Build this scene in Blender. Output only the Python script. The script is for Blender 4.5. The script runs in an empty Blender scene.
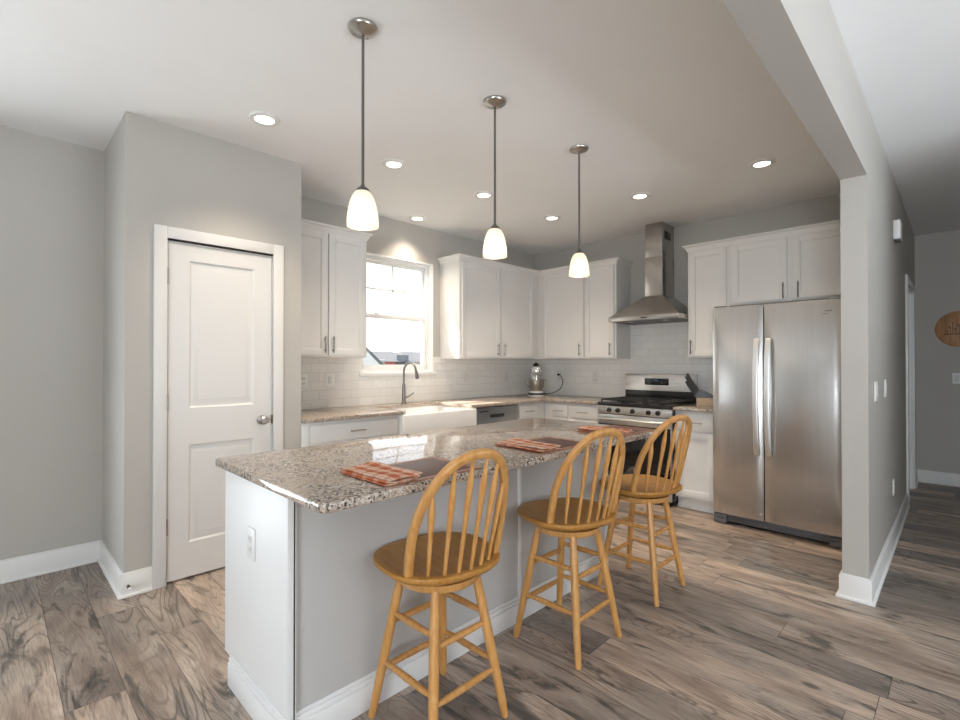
import bpy, bmesh, math, random
from mathutils import Vector, Matrix
R = math.radians
PI = math.pi
S = bpy.context.scene
COL = S.collection

# ------------------------------------------------------------------ camera
CAM = Vector((0, 0, 1.3157)); F_PX = 484.8
yaw, pitch = R(44.76), R(0.40)
fw = Vector((math.cos(yaw) * math.cos(pitch), math.sin(yaw) * math.cos(pitch), math.sin(pitch)))
rt = Vector((math.sin(yaw), -math.cos(yaw), 0)); up = rt.cross(fw)
cd = bpy.data.cameras.new('camera'); cam = bpy.data.objects.new('camera', cd); COL.objects.link(cam)
cd.sensor_width = 36; cd.lens = F_PX * 36 / 960; cd.clip_start = .02; cd.clip_end = 400
m = Matrix.Identity(4)
for i in range(3):
    m[i][0] = rt[i]; m[i][1] = up[i]; m[i][2] = -fw[i]; m[i][3] = CAM[i]
cam.matrix_world = m
S.camera = cam

# ------------------------------------------------------------------ world, sun, daylight, exposure
S.view_settings.view_transform = 'Standard'; S.view_settings.look = 'None'
S.view_settings.gamma = 1; S.view_settings.use_curve_mapping = False
S.view_settings.exposure = 0.30
S.cycles.max_bounces = 10; S.cycles.diffuse_bounces = 6; S.cycles.glossy_bounces = 5
S.cycles.transmission_bounces = 8; S.cycles.transparent_max_bounces = 12
S.cycles.caustics_reflective = False; S.cycles.caustics_refractive = False
S.cycles.sample_clamp_indirect = 6
w = bpy.data.worlds.new('sky'); S.world = w; w.use_nodes = True
nt = w.node_tree; bg = nt.nodes['Background']
tc = nt.nodes.new('ShaderNodeTexCoord'); sp = nt.nodes.new('ShaderNodeSeparateXYZ'); rp = nt.nodes.new('ShaderNodeValToRGB')
nt.links.new(tc.outputs['Generated'], sp.inputs[0]); nt.links.new(sp.outputs['Z'], rp.inputs[0]); nt.links.new(rp.outputs[0], bg.inputs[0])
rp.color_ramp.elements[0].position = 0.0; rp.color_ramp.elements[0].color = (.96, .98, 1, 1)
rp.color_ramp.elements[1].position = 0.7; rp.color_ramp.elements[1].color = (.80, .89, 1, 1)
bg.inputs[1].default_value = 2.2
sd = bpy.data.lights.new('sun', 'SUN'); so = bpy.data.objects.new('sun', sd); COL.objects.link(so)
sd.energy = 13; sd.angle = R(.53); sd.color = (1, .95, .88)
so.rotation_euler = Vector((1, -1.41, -2.0)).to_track_quat('-Z', 'Y').to_euler(); so.location = (-10, 18, 22)


def area(name, loc, direction, sx, sy, power, color):
    d = bpy.data.lights.new(name, 'AREA'); d.shape = 'RECTANGLE'; d.size = sx; d.size_y = sy
    d.energy = power; d.color = color
    o = bpy.data.objects.new(name, d); COL.objects.link(o); o.location = loc
    o.rotation_euler = Vector(direction).to_track_quat('-Z', 'Z').to_euler()
    return o


# daylight at the living-room windows behind the camera, plus added unseen fill lamps
area('patio_side_fill', (-1.40, 4.34, 1.10), (.25, -1, 0), 2.1, 2.0, 26, (.83, .91, 1))  # added lamp at the made-up patio door, side light for pantry and island
area('patio_ceiling_fill', (-1.40, 5.2, .05), (.1, -.45, 1), 2.6, 1.6, 85, (.84, .92, 1))  # added fill aimed up at the ceiling; no paving is built
area('daylight_living', (1.6, -3.45, 1.45), (0, 1, .1), 3.0, 1.6, 15, (.86, .93, 1))
area('living_ceiling_fill', (1.6, -4.5, .25), (.05, .42, 1), 3.4, 1.9, 400, (.82, .91, 1))  # added upward fill for ceiling and beam, outside the living-room window
area('daylight_living_far', (-3.86, -1.45, 1.35), (1, .15, 0), 2.8, 1.6, 250, (.84, .92, 1))

# ------------------------------------------------------------------ materials
MATS = {}


class NT:
    """small node-tree helper"""
    def __init__(s, name):
        s.m = bpy.data.materials.new(name); s.m.use_nodes = True
        s.t = s.m.node_tree; s.b = s.t.nodes['Principled BSDF']
        MATS[name] = s.m

    def n(s, typ, **k):
        x = s.t.nodes.new('ShaderNode' + typ)
        for a, v in k.items(): setattr(x, a, v)
        return x

    def put(s, inp, v):
        if isinstance(v, bpy.types.NodeSocket): s.t.links.new(v, inp)
        else: inp.default_value = v

    def math(s, op, a, b=0.0, c=None):
        x = s.n('Math', operation=op); s.put(x.inputs[0], a); s.put(x.inputs[1], b)
        if c is not None: s.put(x.inputs[2], c)
        return x.outputs[0]

    def mix(s, fac, a, b, blend='MIX'):
        x = s.n('Mix', data_type='RGBA', blend_type=blend)
        s.put(x.inputs[0], fac); s.put(x.inputs[6], a); s.put(x.inputs[7], b)
        return x.outputs[2]

    def ramp(s, fac, stops, interp='LINEAR'):
        x = s.n('ValToRGB'); s.put(x.inputs[0], fac); cr = x.color_ramp; cr.interpolation = interp
        while len(cr.elements) < len(stops): cr.elements.new(.5)
        for e, (p, c) in zip(cr.elements, stops):
            e.position = p; e.color = c if len(c) == 4 else (*c, 1)
        return x.outputs[0]

    def coord(s): return s.n('TexCoord').outputs['Object']

    def xyz(s, v):
        x = s.n('SeparateXYZ'); s.put(x.inputs[0], v); return x.outputs

    def vec(s, a, b, c):
        x = s.n('CombineXYZ')
        for i, v in enumerate((a, b, c)): s.put(x.inputs[i], v)
        return x.outputs[0]

    def noise(s, v, scale, detail=2, dist=0.0, rough=.5):
        x = s.n('TexNoise'); s.put(x.inputs['Vector'], v); x.inputs['Scale'].default_value = scale
        x.inputs['Detail'].default_value = detail; x.inputs['Distortion'].default_value = dist; x.inputs['Roughness'].default_value = rough
        return x.outputs

    def bump(s, h, strength, dist=.002):
        x = s.n('Bump'); x.inputs['Strength'].default_value = strength; x.inputs['Distance'].default_value = dist
        s.put(x.inputs['Height'], h); s.t.links.new(x.outputs[0], s.b.inputs['Normal'])

    def set(s, **k):
        for a, v in k.items(): s.put(s.b.inputs[a.replace('_', ' ')], v)
        return s


def c4(c): return (*c, 1) if len(c) == 3 else c


def plain(name, col, rough=.5, metal=0, spec=.5, var=.04, scale=25, bump=0):
    t = NT(name)
    f = t.noise(t.coord(), scale, 3)[0]
    a = tuple(min(1, x * (1 + var)) for x in col); b = tuple(x * (1 - var) for x in col)
    t.set(Base_Color=t.ramp(f, [(.3, b), (.7, a)]), Roughness=rough, Metallic=metal)
    t.b.inputs['Specular IOR Level'].default_value = spec
    if bump: t.bump(t.noise(t.coord(), scale * 12, 4)[0], bump, .001)
    return t.m


plain('wall_paint', (.475, .455, .42), .65, var=.012, scale=3, bump=.06)
plain('ceiling_paint', (.92, .92, .92), .8, var=.01, scale=3, bump=.10)
plain('white_trim', (.80, .795, .78), .35, var=.008, scale=4)
plain('white_door', (.72, .71, .69), .4, var=.008, scale=4)
plain('cabinet_paint', (.76, .745, .72), .38, var=.008, scale=4)
plain('island_paint', (.77, .77, .765), .4, var=.008, scale=4)
plain('island_back_grey_shaded', (.53, .528, .515), .4, var=.008, scale=4)  # greyer back panel paint, darkened further to carry the shade on that side
plain('white_plastic', (.82, .82, .80), .35, var=.01)
plain('off_white_plastic', (.70, .69, .66), .4, var=.01)
plain('porcelain', (.84, .83, .81), .12, var=.01)
plain('black_plastic', (.015, .015, .016), .35)
plain('black_enamel', (.012, .012, .013), .22)
plain('cast_iron', (.02, .02, .02), .55, bump=.1)
plain('black_glass', (.006, .006, .007), .05)
plain('gap_shade', (.02, .02, .02), .8)  # near-black colour for strips that stand in for shade in gaps
plain('grey_plastic', (.12, .12, .125), .45)
plain('nickel', (.46, .44, .41), .30, 1, var=.02)
plain('dark_nickel', (.22, .21, .20), .32, 1, var=.02)
plain('handle_satin', (.80, .80, .79), .38, 1, var=.01)
plain('chrome', (.75, .75, .75), .10, 1, var=.01)
plain('bronze', (.16, .12, .08), .35, 1)
plain('mixer_silver', (.78, .78, .77), .25, .25)
plain('knife_wood', (.55, .40, .26), .5, var=.12, scale=40)
plain('knife_handle', (.012, .012, .012), .38)
plain('siding_grey', (.50, .505, .515), .8); plain('siding_white', (.52, .52, .525), .8); plain('siding_red', (.50, .17, .16), .8)
plain('siding_tan', (.55, .50, .45), .8); plain('roof_shingle', (.11, .11, .115), .9, var=.15); plain('slate_blue', (.12, .13, .15), .8)
plain('yard_grass', (.16, .17, .12), .95, var=.2, scale=2)
plain('blue_display', (.05, .09, .16), .2)
plain('logo_ink', (.03, .03, .03), .4)


def steel(name, col, rough, axis):
    t = NT(name); x, y, z = t.xyz(t.coord())
    v = t.vec(t.math('MULTIPLY', x, 4 if axis != 'x' else 250), t.math('MULTIPLY', y, 4 if axis != 'y' else 250), t.math('MULTIPLY', z, 3 if axis != 'z' else 260))
    f = t.noise(v, 1.0, 3)[0]
    t.set(Base_Color=t.ramp(f, [(.3, tuple(k * .95 for k in col)), (.7, col)]), Metallic=1.0,
          Roughness=t.math('MULTIPLY_ADD', f, .05, rough - .025))
    # the doors are not perfectly flat: long soft waves bend the reflections
    t.bump(t.noise(t.coord(), 1.6, 1)[0], .25, .02)
    return t.m


def sheet_steel():
    t = NT('fridge_steel'); x, y, z = t.xyz(t.coord())
    f = t.noise(t.vec(t.math('MULTIPLY', x, 90), t.math('MULTIPLY', y, 90), t.math('MULTIPLY', z, 2)), 1.0, 2)[0]
    t.set(Base_Color=t.ramp(f, [(.3, (.60, .595, .585)), (.7, (.64, .635, .625))]), Metallic=1.0, Roughness=.27)
    t.bump(t.noise(t.coord(), 1.6, 1)[0], .25, .02)


sheet_steel()
steel('range_steel', (.66, .65, .63), .28, 'z')
steel('hood_steel', (.50, .48, .45), .26, 'z')
steel('washer_steel', (.42, .42, .42), .32, 'z')


def floor_mat():
    t = NT('plank_floor'); x, y, z = t.xyz(t.coord())
    W, L = .190, 1.25
    u = t.math('DIVIDE', t.math('SUBTRACT', x, .010), W); i = t.math('FLOOR', u)
    wn = t.n('TexWhiteNoise', noise_dimensions='1D'); t.put(wn.inputs['W'], i)
    v = t.math('ADD', t.math('DIVIDE', y, L), t.math('MULTIPLY', wn.outputs['Value'], 7.3)); j = t.math('FLOOR', v)
    w2 = t.n('TexWhiteNoise', noise_dimensions='2D'); t.put(w2.inputs['Vector'], t.vec(i, j, 0.0))
    r1, r2, r3 = t.xyz(w2.outputs['Color'])
    off = t.math('MULTIPLY', r1, 60)
    xs = t.math('ADD', x, t.math('MULTIPLY', r2, 31))
    gv = t.vec(xs, t.math('MULTIPLY', y, .10), off)
    fine = t.noise(t.vec(xs, t.math('MULTIPLY', y, .06), off), 150, 4, .2, .6)[0]
    tone = t.noise(t.vec(xs, t.math('MULTIPLY', y, .22), off), 9, 4, .5, .55)[0]
    # growth-ring figure: contour lines of a slow field
    fld = t.noise(t.vec(xs, t.math('MULTIPLY', y, .16), off), 5.5, 1.0, .25)[0]
    ring = t.math('SINE', t.math('ADD', t.math('MULTIPLY', fld, 150), t.math('MULTIPLY', fine, 1.0)))
    ring = t.ramp(ring, [(.55, (0, 0, 0)), (.98, (1, 1, 1))])
    msk = t.noise(t.vec(xs, t.math('MULTIPLY', y, .35), off), 4.0, 1)[0]
    ring = t.math('MULTIPLY', ring, t.ramp(msk, [(.38, (.15, .15, .15)), (.62, (1, 1, 1))]))
    blot = t.noise(t.vec(xs, t.math('MULTIPLY', y, .20), off), 8.5, 6, 1.2, .68)[0]
    sm = t.noise(t.vec(xs, t.math('MULTIPLY', y, .40), off), 3.0, 2, .3)[0]
    base = t.ramp(tone, [(.30, (.27, .205, .165)), (.50, (.45, .358, .292)), (.70, (.60, .505, .425))])
    base = t.mix(1.0, base, t.ramp(fine, [(.30, (.72, .71, .70)), (.60, (1.08, 1.08, 1.08))]), 'MULTIPLY')
    base = t.mix(t.math('MULTIPLY', ring, .66), base, (.085, .064, .050, 1))
    grey = t.ramp(sm, [(.40, (0, 0, 0)), (.66, (1, 1, 1))])
    base = t.mix(t.math('MULTIPLY', grey, .50), base, t.mix(fine, (.09, .09, .09, 1), (.24, .235, .225, 1)))
    stain = t.ramp(blot, [(.53, (0, 0, 0)), (.63, (1, 1, 1))])
    base = t.mix(t.math('MULTIPLY', stain, .80), base, (.050, .046, .044, 1))
    vk = t.n('TexVoronoi'); t.put(vk.inputs['Vector'], t.vec(xs, t.math('MULTIPLY', y, .55), off)); vk.inputs['Scale'].default_value = 3.2
    knot = t.ramp(vk.outputs['Distance'], [(.035, (1, 1, 1)), (.075, (0, 0, 0))])
    base = t.mix(t.math('MULTIPLY', knot, .75), base, (.035, .026, .020, 1))
    base = t.mix(1.0, base, t.ramp(r3, [(0, (.62, .63, .65)), (.5, (.95, .94, .93)), (1, (1.25, 1.20, 1.15))]), 'MULTIPLY')
    fu = t.math('FRACT', u); fv = t.math('FRACT', v)
    eu = t.math('MULTIPLY', t.math('MINIMUM', fu, t.math('SUBTRACT', 1, fu)), W)
    ev = t.math('MULTIPLY', t.math('MINIMUM', fv, t.math('SUBTRACT', 1, fv)), L)
    e = t.math('MINIMUM', eu, ev)
    seam = t.ramp(t.math('MULTIPLY', e, 300), [(.25, (1, 1, 1)), (.65, (0, 0, 0))])
    base = t.mix(t.math('MULTIPLY', seam, .65), base, (.03, .025, .02, 1))
    t.set(Base_Color=base, Roughness=t.math('MULTIPLY_ADD', fine, .20, .30))
    t.b.inputs['Specular IOR Level'].default_value = .45
    t.bump(t.math('SUBTRACT', t.math('MULTIPLY_ADD', fine, .5, t.math('MULTIPLY', ring, -.2)), seam), .25, .002)


floor_mat()


def granite():
    t = NT('granite'); co = t.coord()
    dn = t.noise(co, 60, 2)[1]
    cc = t.mix(.02, co, dn, 'ADD')
    vo = t.n('TexVoronoi'); t.put(vo.inputs['Vector'], cc); vo.inputs['Scale'].default_value = 150
    r, g, b = t.xyz(vo.outputs['Color'])
    c = t.ramp(r, [(0, (.015, .015, .016)), (.09, (.12, .105, .095)), (.20, (.33, .265, .21)), (.44, (.45, .375, .31)), (.76, (.57, .51, .44)), (.94, (.24, .17, .12))], 'CONSTANT')
    big = t.noise(co, 9, 3, .5)[0]
    c = t.mix(t.ramp(big, [(.45, (0, 0, 0)), (.66, (.70, .70, .70))]), c, (.46, .37, .295, 1))
    sp = t.noise(co, 240, 2)[0]
    c = t.mix(t.ramp(sp, [(.62, (0, 0, 0)), (.68, (1, 1, 1))]), c, (.03, .03, .03, 1))
    t.set(Base_Color=c, Roughness=.06)
    t.b.inputs['Specular IOR Level'].default_value = .85


granite()


def tile(name, ax):
    t = NT(name); x, y, z = t.xyz(t.coord())
    v = t.vec(x if ax == 'x' else y, t.math('SUBTRACT', z, .921), 0.0)
    br = t.n('TexBrick'); t.put(br.inputs['Vector'], v)
    br.offset = .5; br.inputs['Scale'].default_value = 1
    br.inputs['Brick Width'].default_value = .1555; br.inputs['Row Height'].default_value = .0785
    br.inputs['Mortar Size'].default_value = .0016; br.inputs['Mortar Smooth'].default_value = .3
    br.inputs['Color1'].default_value = (.78, .77, .74, 1); br.inputs['Color2'].default_value = (.82, .81, .78, 1)
    br.inputs['Mortar'].default_value = (.56, .545, .52, 1)
    t.set(Base_Color=br.outputs['Color'], Roughness=t.math('MULTIPLY_ADD', br.outputs['Fac'], .5, .12))
    t.bump(t.math('SUBTRACT', 1, br.outputs['Fac']), .5, .002)


tile('subway_tile_x', 'x'); tile('subway_tile_y', 'y')


def oak(name, axis, cols, coat=.25, rough=.33):
    t = NT(name); x, y, z = t.xyz(t.coord())
    k = {'x': (.12, 1, 1), 'y': (1, .12, 1), 'z': (1, 1, .12)}[axis]
    v = t.vec(t.math('MULTIPLY', x, k[0]), t.math('MULTIPLY', y, k[1]), t.math('MULTIPLY', z, k[2]))
    f = t.noise(v, 55, 5, .6, .6)[0]
    t.set(Base_Color=t.ramp(f, cols), Roughness=rough)
    t.b.inputs['Coat Weight'].default_value = coat; t.b.inputs['Coat Roughness'].default_value = .2


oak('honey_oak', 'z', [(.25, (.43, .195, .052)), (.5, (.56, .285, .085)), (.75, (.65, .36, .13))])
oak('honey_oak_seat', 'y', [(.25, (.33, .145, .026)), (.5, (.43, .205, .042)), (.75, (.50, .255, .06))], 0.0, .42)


def plaque():
    t = NT('plaque_wood'); x, y, z = t.xyz(t.coord())
    f = t.noise(t.vec(x, t.math('MULTIPLY', y, 1.0), t.math('MULTIPLY', z, .15)), 30, 4, .5)[0]
    st = t.math('FLOOR', t.math('MULTIPLY', y, 14)); wn = t.n('TexWhiteNoise', noise_dimensions='1D'); t.put(wn.inputs['W'], st)
    c = t.ramp(f, [(.3, (.34, .15, .055)), (.7, (.58, .31, .14))])
    t.set(Base_Color=t.mix(1, c, t.ramp(wn.outputs['Value'], [(0, (.8, .8, .8)), (1, (1.15, 1.15, 1.15))]), 'MULTIPLY'), Roughness=.45)


plaque()
plain('burnt_wood', (.10, .042, .018), .6)


def mat_cloth():
    t = NT('placemat_weave'); x, y, z = t.xyz(t.coord())
    wv = t.math('MULTIPLY', t.math('SINE', t.math('MULTIPLY', x, 1600)), t.math('SINE', t.math('MULTIPLY', y, 1600)))
    c = t.mix(t.math('MULTIPLY_ADD', wv, .5, .5), (.095, .045, .034, 1), (.145, .072, .056, 1))
    t.set(Base_Color=c, Roughness=.48); t.b.inputs['Specular IOR Level'].default_value = .35; t.bump(wv, .2, .001)
    t = NT('placemat_border'); x, y, z = t.xyz(t.coord())
    wv = t.math('SINE', t.math('MULTIPLY', t.math('ADD', x, y), 1400))
    t.set(Base_Color=t.mix(t.math('MULTIPLY_ADD', wv, .5, .5), (.25, .10, .055, 1), (.36, .16, .09, 1)), Roughness=.45)


mat_cloth()


def plaid():
    t = NT('plaid_cotton'); x, y, z = t.xyz(t.coord())

    def band(cv, period, lo, hi, ph):
        f = t.math('FRACT', t.math('ADD', t.math('DIVIDE', cv, period), ph))
        return t.math('MULTIPLY', t.math('GREATER_THAN', f, lo), t.math('LESS_THAN', f, hi))
    base = (.50, .125, .040, 1)
    c = t.mix(t.math('MULTIPLY', band(x, .058, .0, .46, .1), .74), base, (.72, .56, .44, 1))
    c = t.mix(t.math('MULTIPLY', band(y, .064, .0, .34, .3), .40), c, (.72, .60, .47, 1))
    c = t.mix(t.math('MULTIPLY', band(x, .058, .20, .26, .1), .7), c, (.30, .07, .03, 1))
    c = t.mix(t.math('MULTIPLY', band(x, .058, .66, .78, .1), .6), c, (.25, .055, .03, 1))
    c = t.mix(t.math('MULTIPLY', band(y, .064, .58, .70, .3), .6), c, (.28, .08, .04, 1))
    c = t.mix(t.math('MULTIPLY', band(y, .064, .14, .19, .3), .6), c, (.45, .16, .07, 1))
    t.set(Base_Color=c, Roughness=.9); t.bump(t.noise(t.coord(), 500, 2)[0], .3, .001)


plaid()


def special():
    t = NT('window_glass')                                   # thin clear pane
    t.t.nodes.remove(t.b); out = t.t.nodes['Material Output']
    tr = t.n('BsdfTransparent'); gl = t.n('BsdfGlossy'); gl.inputs['Roughness'].default_value = .02
    lw = t.n('LayerWeight'); lw.inputs[0].default_value = .5; mx = t.n('MixShader')
    fc = t.math('MULTIPLY_ADD', t.math('POWER', lw.outputs['Facing'], 5.0), .8, .04)
    t.t.links.new(fc, mx.inputs[0]); t.t.links.new(tr.outputs[0], mx.inputs[1]); t.t.links.new(gl.outputs[0], mx.inputs[2])
    t.t.links.new(mx.outputs[0], out.inputs[0])
    t = NT('frosted_shade')
    t.t.nodes.remove(t.b); out = t.t.nodes['Material Output']
    a = t.n('BsdfTranslucent'); a.inputs[0].default_value = (.95, .84, .70, 1)
    b = t.n('BsdfDiffuse'); b.inputs[0].default_value = (.88, .82, .74, 1)
    g = t.n('BsdfGlossy'); g.inputs['Roughness'].default_value = .15
    mx = t.n('MixShader'); mx.inputs[0].default_value = .45
    t.t.links.new(a.outputs[0], mx.inputs[1]); t.t.links.new(b.outputs[0], mx.inputs[2])
    m2 = t.n('MixShader'); m2.inputs[0].default_value = .05
    t.t.links.new(mx.outputs[0], m2.inputs[1]); t.t.links.new(g.outputs[0], m2.inputs[2])
    t.t.links.new(m2.outputs[0], out.inputs[0])
    for nm, col, st in (('bulb_glow', (1, .88, .70), 3), ('recessed_glow', (1, .93, .82), 5)):
        t = NT(nm); t.b.inputs['Emission Color'].default_value = (*col, 1); t.b.inputs['Emission Strength'].default_value = st
        t.b.inputs['Base Color'].default_value = (.9, .9, .9, 1)


special()


# ------------------------------------------------------------------ mesh helpers
class MB:
    """collects shapes (in world or local coordinates) and links them as ONE mesh object"""
    def __init__(s): s.bm = bmesh.new()

    def _merge(s, b):
        me = bpy.data.meshes.new('tmp'); b.to_mesh(me); b.free(); s.bm.from_mesh(me); bpy.data.meshes.remove(me)

    def box(s, x0, x1, y0, y1, z0, z1, bev=0.0, seg=2):
        b = bmesh.new(); bmesh.ops.create_cube(b, size=1)
        for v in b.verts:
            v.co = Vector(((x0 + x1) / 2 + v.co.x * (x1 - x0), (y0 + y1) / 2 + v.co.y * (y1 - y0), (z0 + z1) / 2 + v.co.z * (z1 - z0)))
        if bev: bmesh.ops.bevel(b, geom=b.edges[:], offset=bev, segments=seg, profile=.5, affect='EDGES')
        bmesh.ops.recalc_face_normals(b, faces=b.faces)
        s._merge(b); return s

    def fbox(s, ax, u0, u1, n0, n1, z0, z1, bev=0.0):
        """box on a front: ax 'Y' -> u is x and n is y; ax 'X' -> u is y and n is x"""
        if ax == 'Y': return s.box(u0, u1, min(n0, n1), max(n0, n1), z0, z1, bev)
        return s.box(min(n0, n1), max(n0, n1), u0, u1, z0, z1, bev)

    def prism(s, poly, z0, z1, bev=0.0, top_only=False, seg=2):
        b = bmesh.new(); vs = [b.verts.new((x, y, z0)) for x, y in poly]; f = b.faces.new(vs)
        r = bmesh.ops.extrude_face_region(b, geom=[f])
        for v in r['geom']:
            if isinstance(v, bmesh.types.BMVert): v.co.z = z1
        bmesh.ops.recalc_face_normals(b, faces=b.faces)
        if bev:
            eds = [e for e in b.edges if abs(e.verts[0].co.z - e.verts[1].co.z) < 1e-6]
            bmesh.ops.bevel(b, geom=eds, offset=bev, segments=seg, profile=.5, affect='EDGES')
        s._merge(b); return s

    def lathe(s, prof, c, seg=32, axis='z', sx=1.0, sy=1.0):
        """prof: (radius, height); spun about axis through c"""
        b = bmesh.new(); rings = []
        for r, h in prof:
            if r < 1e-6:
                rings.append([b.verts.new((0, 0, h))])
            else:
                rings.append([b.verts.new((r * sx * math.cos(2 * PI * k / seg), r * sy * math.sin(2 * PI * k / seg), h)) for k in range(seg)])
        for A, B in zip(rings, rings[1:]):
            for k in range(seg):
                k2 = (k + 1) % seg
                q = [A[k % len(A)], A[k2 % len(A)], B[k2 % len(B)], B[k % len(B)]]
                q2 = []
                for v in q:
                    if v not in q2: q2.append(v)
                if len(q2) > 2: b.faces.new(q2)
        M = {'z': Matrix.Identity(3), 'x': Matrix(((0, 0, 1), (0, 1, 0), (-1, 0, 0))), 'y': Matrix(((1, 0, 0), (0, 0, 1), (0, -1, 0)))}[axis]
        for v in b.verts: v.co = M @ v.co + Vector(c)
        bmesh.ops.recalc_face_normals(b, faces=b.faces)
        s._merge(b); return s

    def tube(s, pts, rad, seg=12, cap=True, flat=None, up_hint=None):
        """swept tube; rad may be a list; flat=(a,b) gives an elliptical/rounded section scaled by a along side, b along up"""
        pts = [Vector(p) for p in pts]; n = len(pts)
        rad = rad if isinstance(rad, (list, tuple)) else [rad] * n
        b = bmesh.new(); rings = []; prev = None
        for i, p in enumerate(pts):
            d = (pts[min(i + 1, n - 1)] - pts[max(i - 1, 0)]).normalized()
            if prev is None:
                h = Vector(up_hint) if up_hint else (Vector((0, 0, 1)) if abs(d.z) < .9 else Vector((1, 0, 0)))
            else: h = prev
            side = d.cross(h).normalized(); u = side.cross(d).normalized(); prev = u
            ring = []
            for k in range(seg):
                a = 2 * PI * k / seg; ca, sa = math.cos(a), math.sin(a)
                if flat:
                    e = .55
                    ca = math.copysign(abs(ca) ** e, ca) * flat[0]; sa = math.copysign(abs(sa) ** e, sa) * flat[1]
                ring.append(b.verts.new(p + (side * ca + u * sa) * rad[i]))
            rings.append(ring)
        for A, B in zip(rings, rings[1:]):
            for k in range(seg): b.faces.new((A[k], A[(k + 1) % seg], B[(k + 1) % seg], B[k]))
        if cap: b.faces.new(rings[0][::-1]); b.faces.new(rings[-1])
        bmesh.ops.recalc_face_normals(b, faces=b.faces)
        s._merge(b); return s

    def faces(s, verts, faces):
        b = bmesh.new(); vs = [b.verts.new(v) for v in verts]
        for f in faces: b.faces.new([vs[i] for i in f])
        bmesh.ops.recalc_face_normals(b, faces=b.faces)
        s._merge(b); return s

    def build(s, name, mat, parent=None, smooth=35, origin=None):
        bm = s.bm
        for f in bm.faces: f.smooth = True
        lim = R(smooth)
        for e in bm.edges:
            if len(e.link_faces) == 2 and e.calc_face_angle(0) > lim: e.smooth = False
        if parent is None:
            if origin is None:
                xs = [v.co.x for v in bm.verts]; ys = [v.co.y for v in bm.verts]; zs = [v.co.z for v in bm.verts]
                origin = ((min(xs) + max(xs)) / 2, (min(ys) + max(ys)) / 2, min(zs))
            off = Vector(origin)
        else:
            r = parent
            while r.parent: r = r.parent
            off = Vector(r.location)
        bmesh.ops.translate(bm, verts=bm.verts, vec=-off)
        me = bpy.data.meshes.new(name); bm.to_mesh(me); bm.free()
        for mt in (mat if isinstance(mat, (list, tuple)) else [mat]): me.materials.append(MATS[mt])
        o = bpy.data.objects.new(name, me); COL.objects.link(o)
        if parent is None: o.location = off
        else: o.parent = parent
        return o


def tag(o, label, cat, group=None):
    o['label'] = label; o['category'] = cat
    if group: o['group'] = group
    return o


def thing(name, label, cat, loc, group=None):
    o = bpy.data.objects.new(name, None); COL.objects.link(o); o.location = loc; o.empty_display_size = .1
    return tag(o, label, cat, group)


def struct(mb, name, mat, origin=(0, 0, 0)):
    o = mb.build(name, mat, origin=origin); o['kind'] = 'structure'; return o


def dup(root, loc, label, rotz=None):
    def cp(o, par):
        c = o.copy(); COL.objects.link(c)
        if par: c.parent = par
        for ch in list(o.children): cp(ch, c)
        return c
    r = cp(root, None); r.location = loc; r['label'] = label
    return r


# ------------------------------------------------------------------ the setting
H = 2.745
XP, XQ, YP, YL = .53, 1.562, 3.352, 4.09        # pantry block; left wall
YW, XB = 3.988, 5.03                            # window wall, range wall
XS, Y1, Y2, ZB = 3.386, .4806, .3613, 2.355     # divider wall and beam
XH, XW, YS = 7.285, -3.6, -3.2

struct(MB().box(XW - .2, XH + .2, YS - .2, 4.3, -.12, 0), 'floor', 'plank_floor')
struct(MB().box(XW - .2, XH + .2, YS - .2, 4.3, H, H + .15), 'ceiling', 'ceiling_paint')
PX0, PX1, PZ = -2.45, -.35, 2.15
struct(MB().box(XW - .15, PX0, YL, YL + .2, 0, H).box(PX1, XP, YL, YL + .2, 0, H).box(PX0, PX1, YL, YL + .2, PZ, H), 'wall_left', 'wall_paint')
# pantry block with a door opening in its front
D0, D1, DZ = .735, 1.358, 2.05
pw = MB().box(XP, D0, YP, YP + .11, 0, H).box(D1, XQ, YP, YP + .11, 0, H).box(D0, D1, YP, YP + .11, DZ, H)
pw.box(XP, XP + .11, YP + .11, YL + .2, 0, H).box(XQ - .11, XQ, YP + .11, YW + .2, 0, H)
struct(pw, 'wall_pantry', 'wall_paint')
# window wall with the window opening
WX0, WX1, WZ0, WZ1 = 2.433, 3.312, 1.225, 2.369
ww = MB().box(XQ, WX0, YW, YW + .2, 0, H).box(WX1, XB + .2, YW, YW + .2, 0, H)
ww.box(WX0, WX1, YW, YW + .2, 0, WZ0).box(WX0, WX1, YW, YW + .2, WZ1, H)
struct(ww, 'wall_window_side', 'wall_paint')
struct(MB().box(XB, XB + .2, Y1, YW, 0, H), 'wall_range_side', 'wall_paint')
OX0, OX1, OZ = 6.0, 6.82, 2.07
dv = MB().box(XS, OX0, Y2, Y1, 0, H).box(OX1, XH, Y2, Y1, 0, H).box(OX0, OX1, Y2, Y1, OZ, H)
dv.box(XW, XS, Y2, Y1, ZB, H)
struct(dv, 'wall_divider', 'wall_paint')
struct(MB().box(XH, XH + .2, YS, Y1, 0, H), 'wall_hall_end', 'wall_paint')
struct(MB().box(3.75, XH, -1.12, -1.0, 0, H), 'hall_light_block', 'wall_paint')  # unseen wall added to keep the living-room window light out of the hall
rw = MB().box(XW - .2, XW, YS, -2.9, 0, H).box(XW - .2, XW, -.05, 4.3, 0, H).box(XW - .2, XW, -2.9, -.05, 2.2, H).box(XW - .2, XW, -2.9, -.05, 0, .5)
struct(rw, 'wall_rear', 'wall_paint')
sw = MB().box(XW - .2, .1, YS - .2, YS, 0, H).box(3.1, XH + .2, YS - .2, YS, 0, H).box(.1, 3.1, YS - .2, YS, 0, .6).box(.1, 3.1, YS - .2, YS, 2.3, H)
struct(sw, 'wall_living_side', 'wall_paint')


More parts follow.
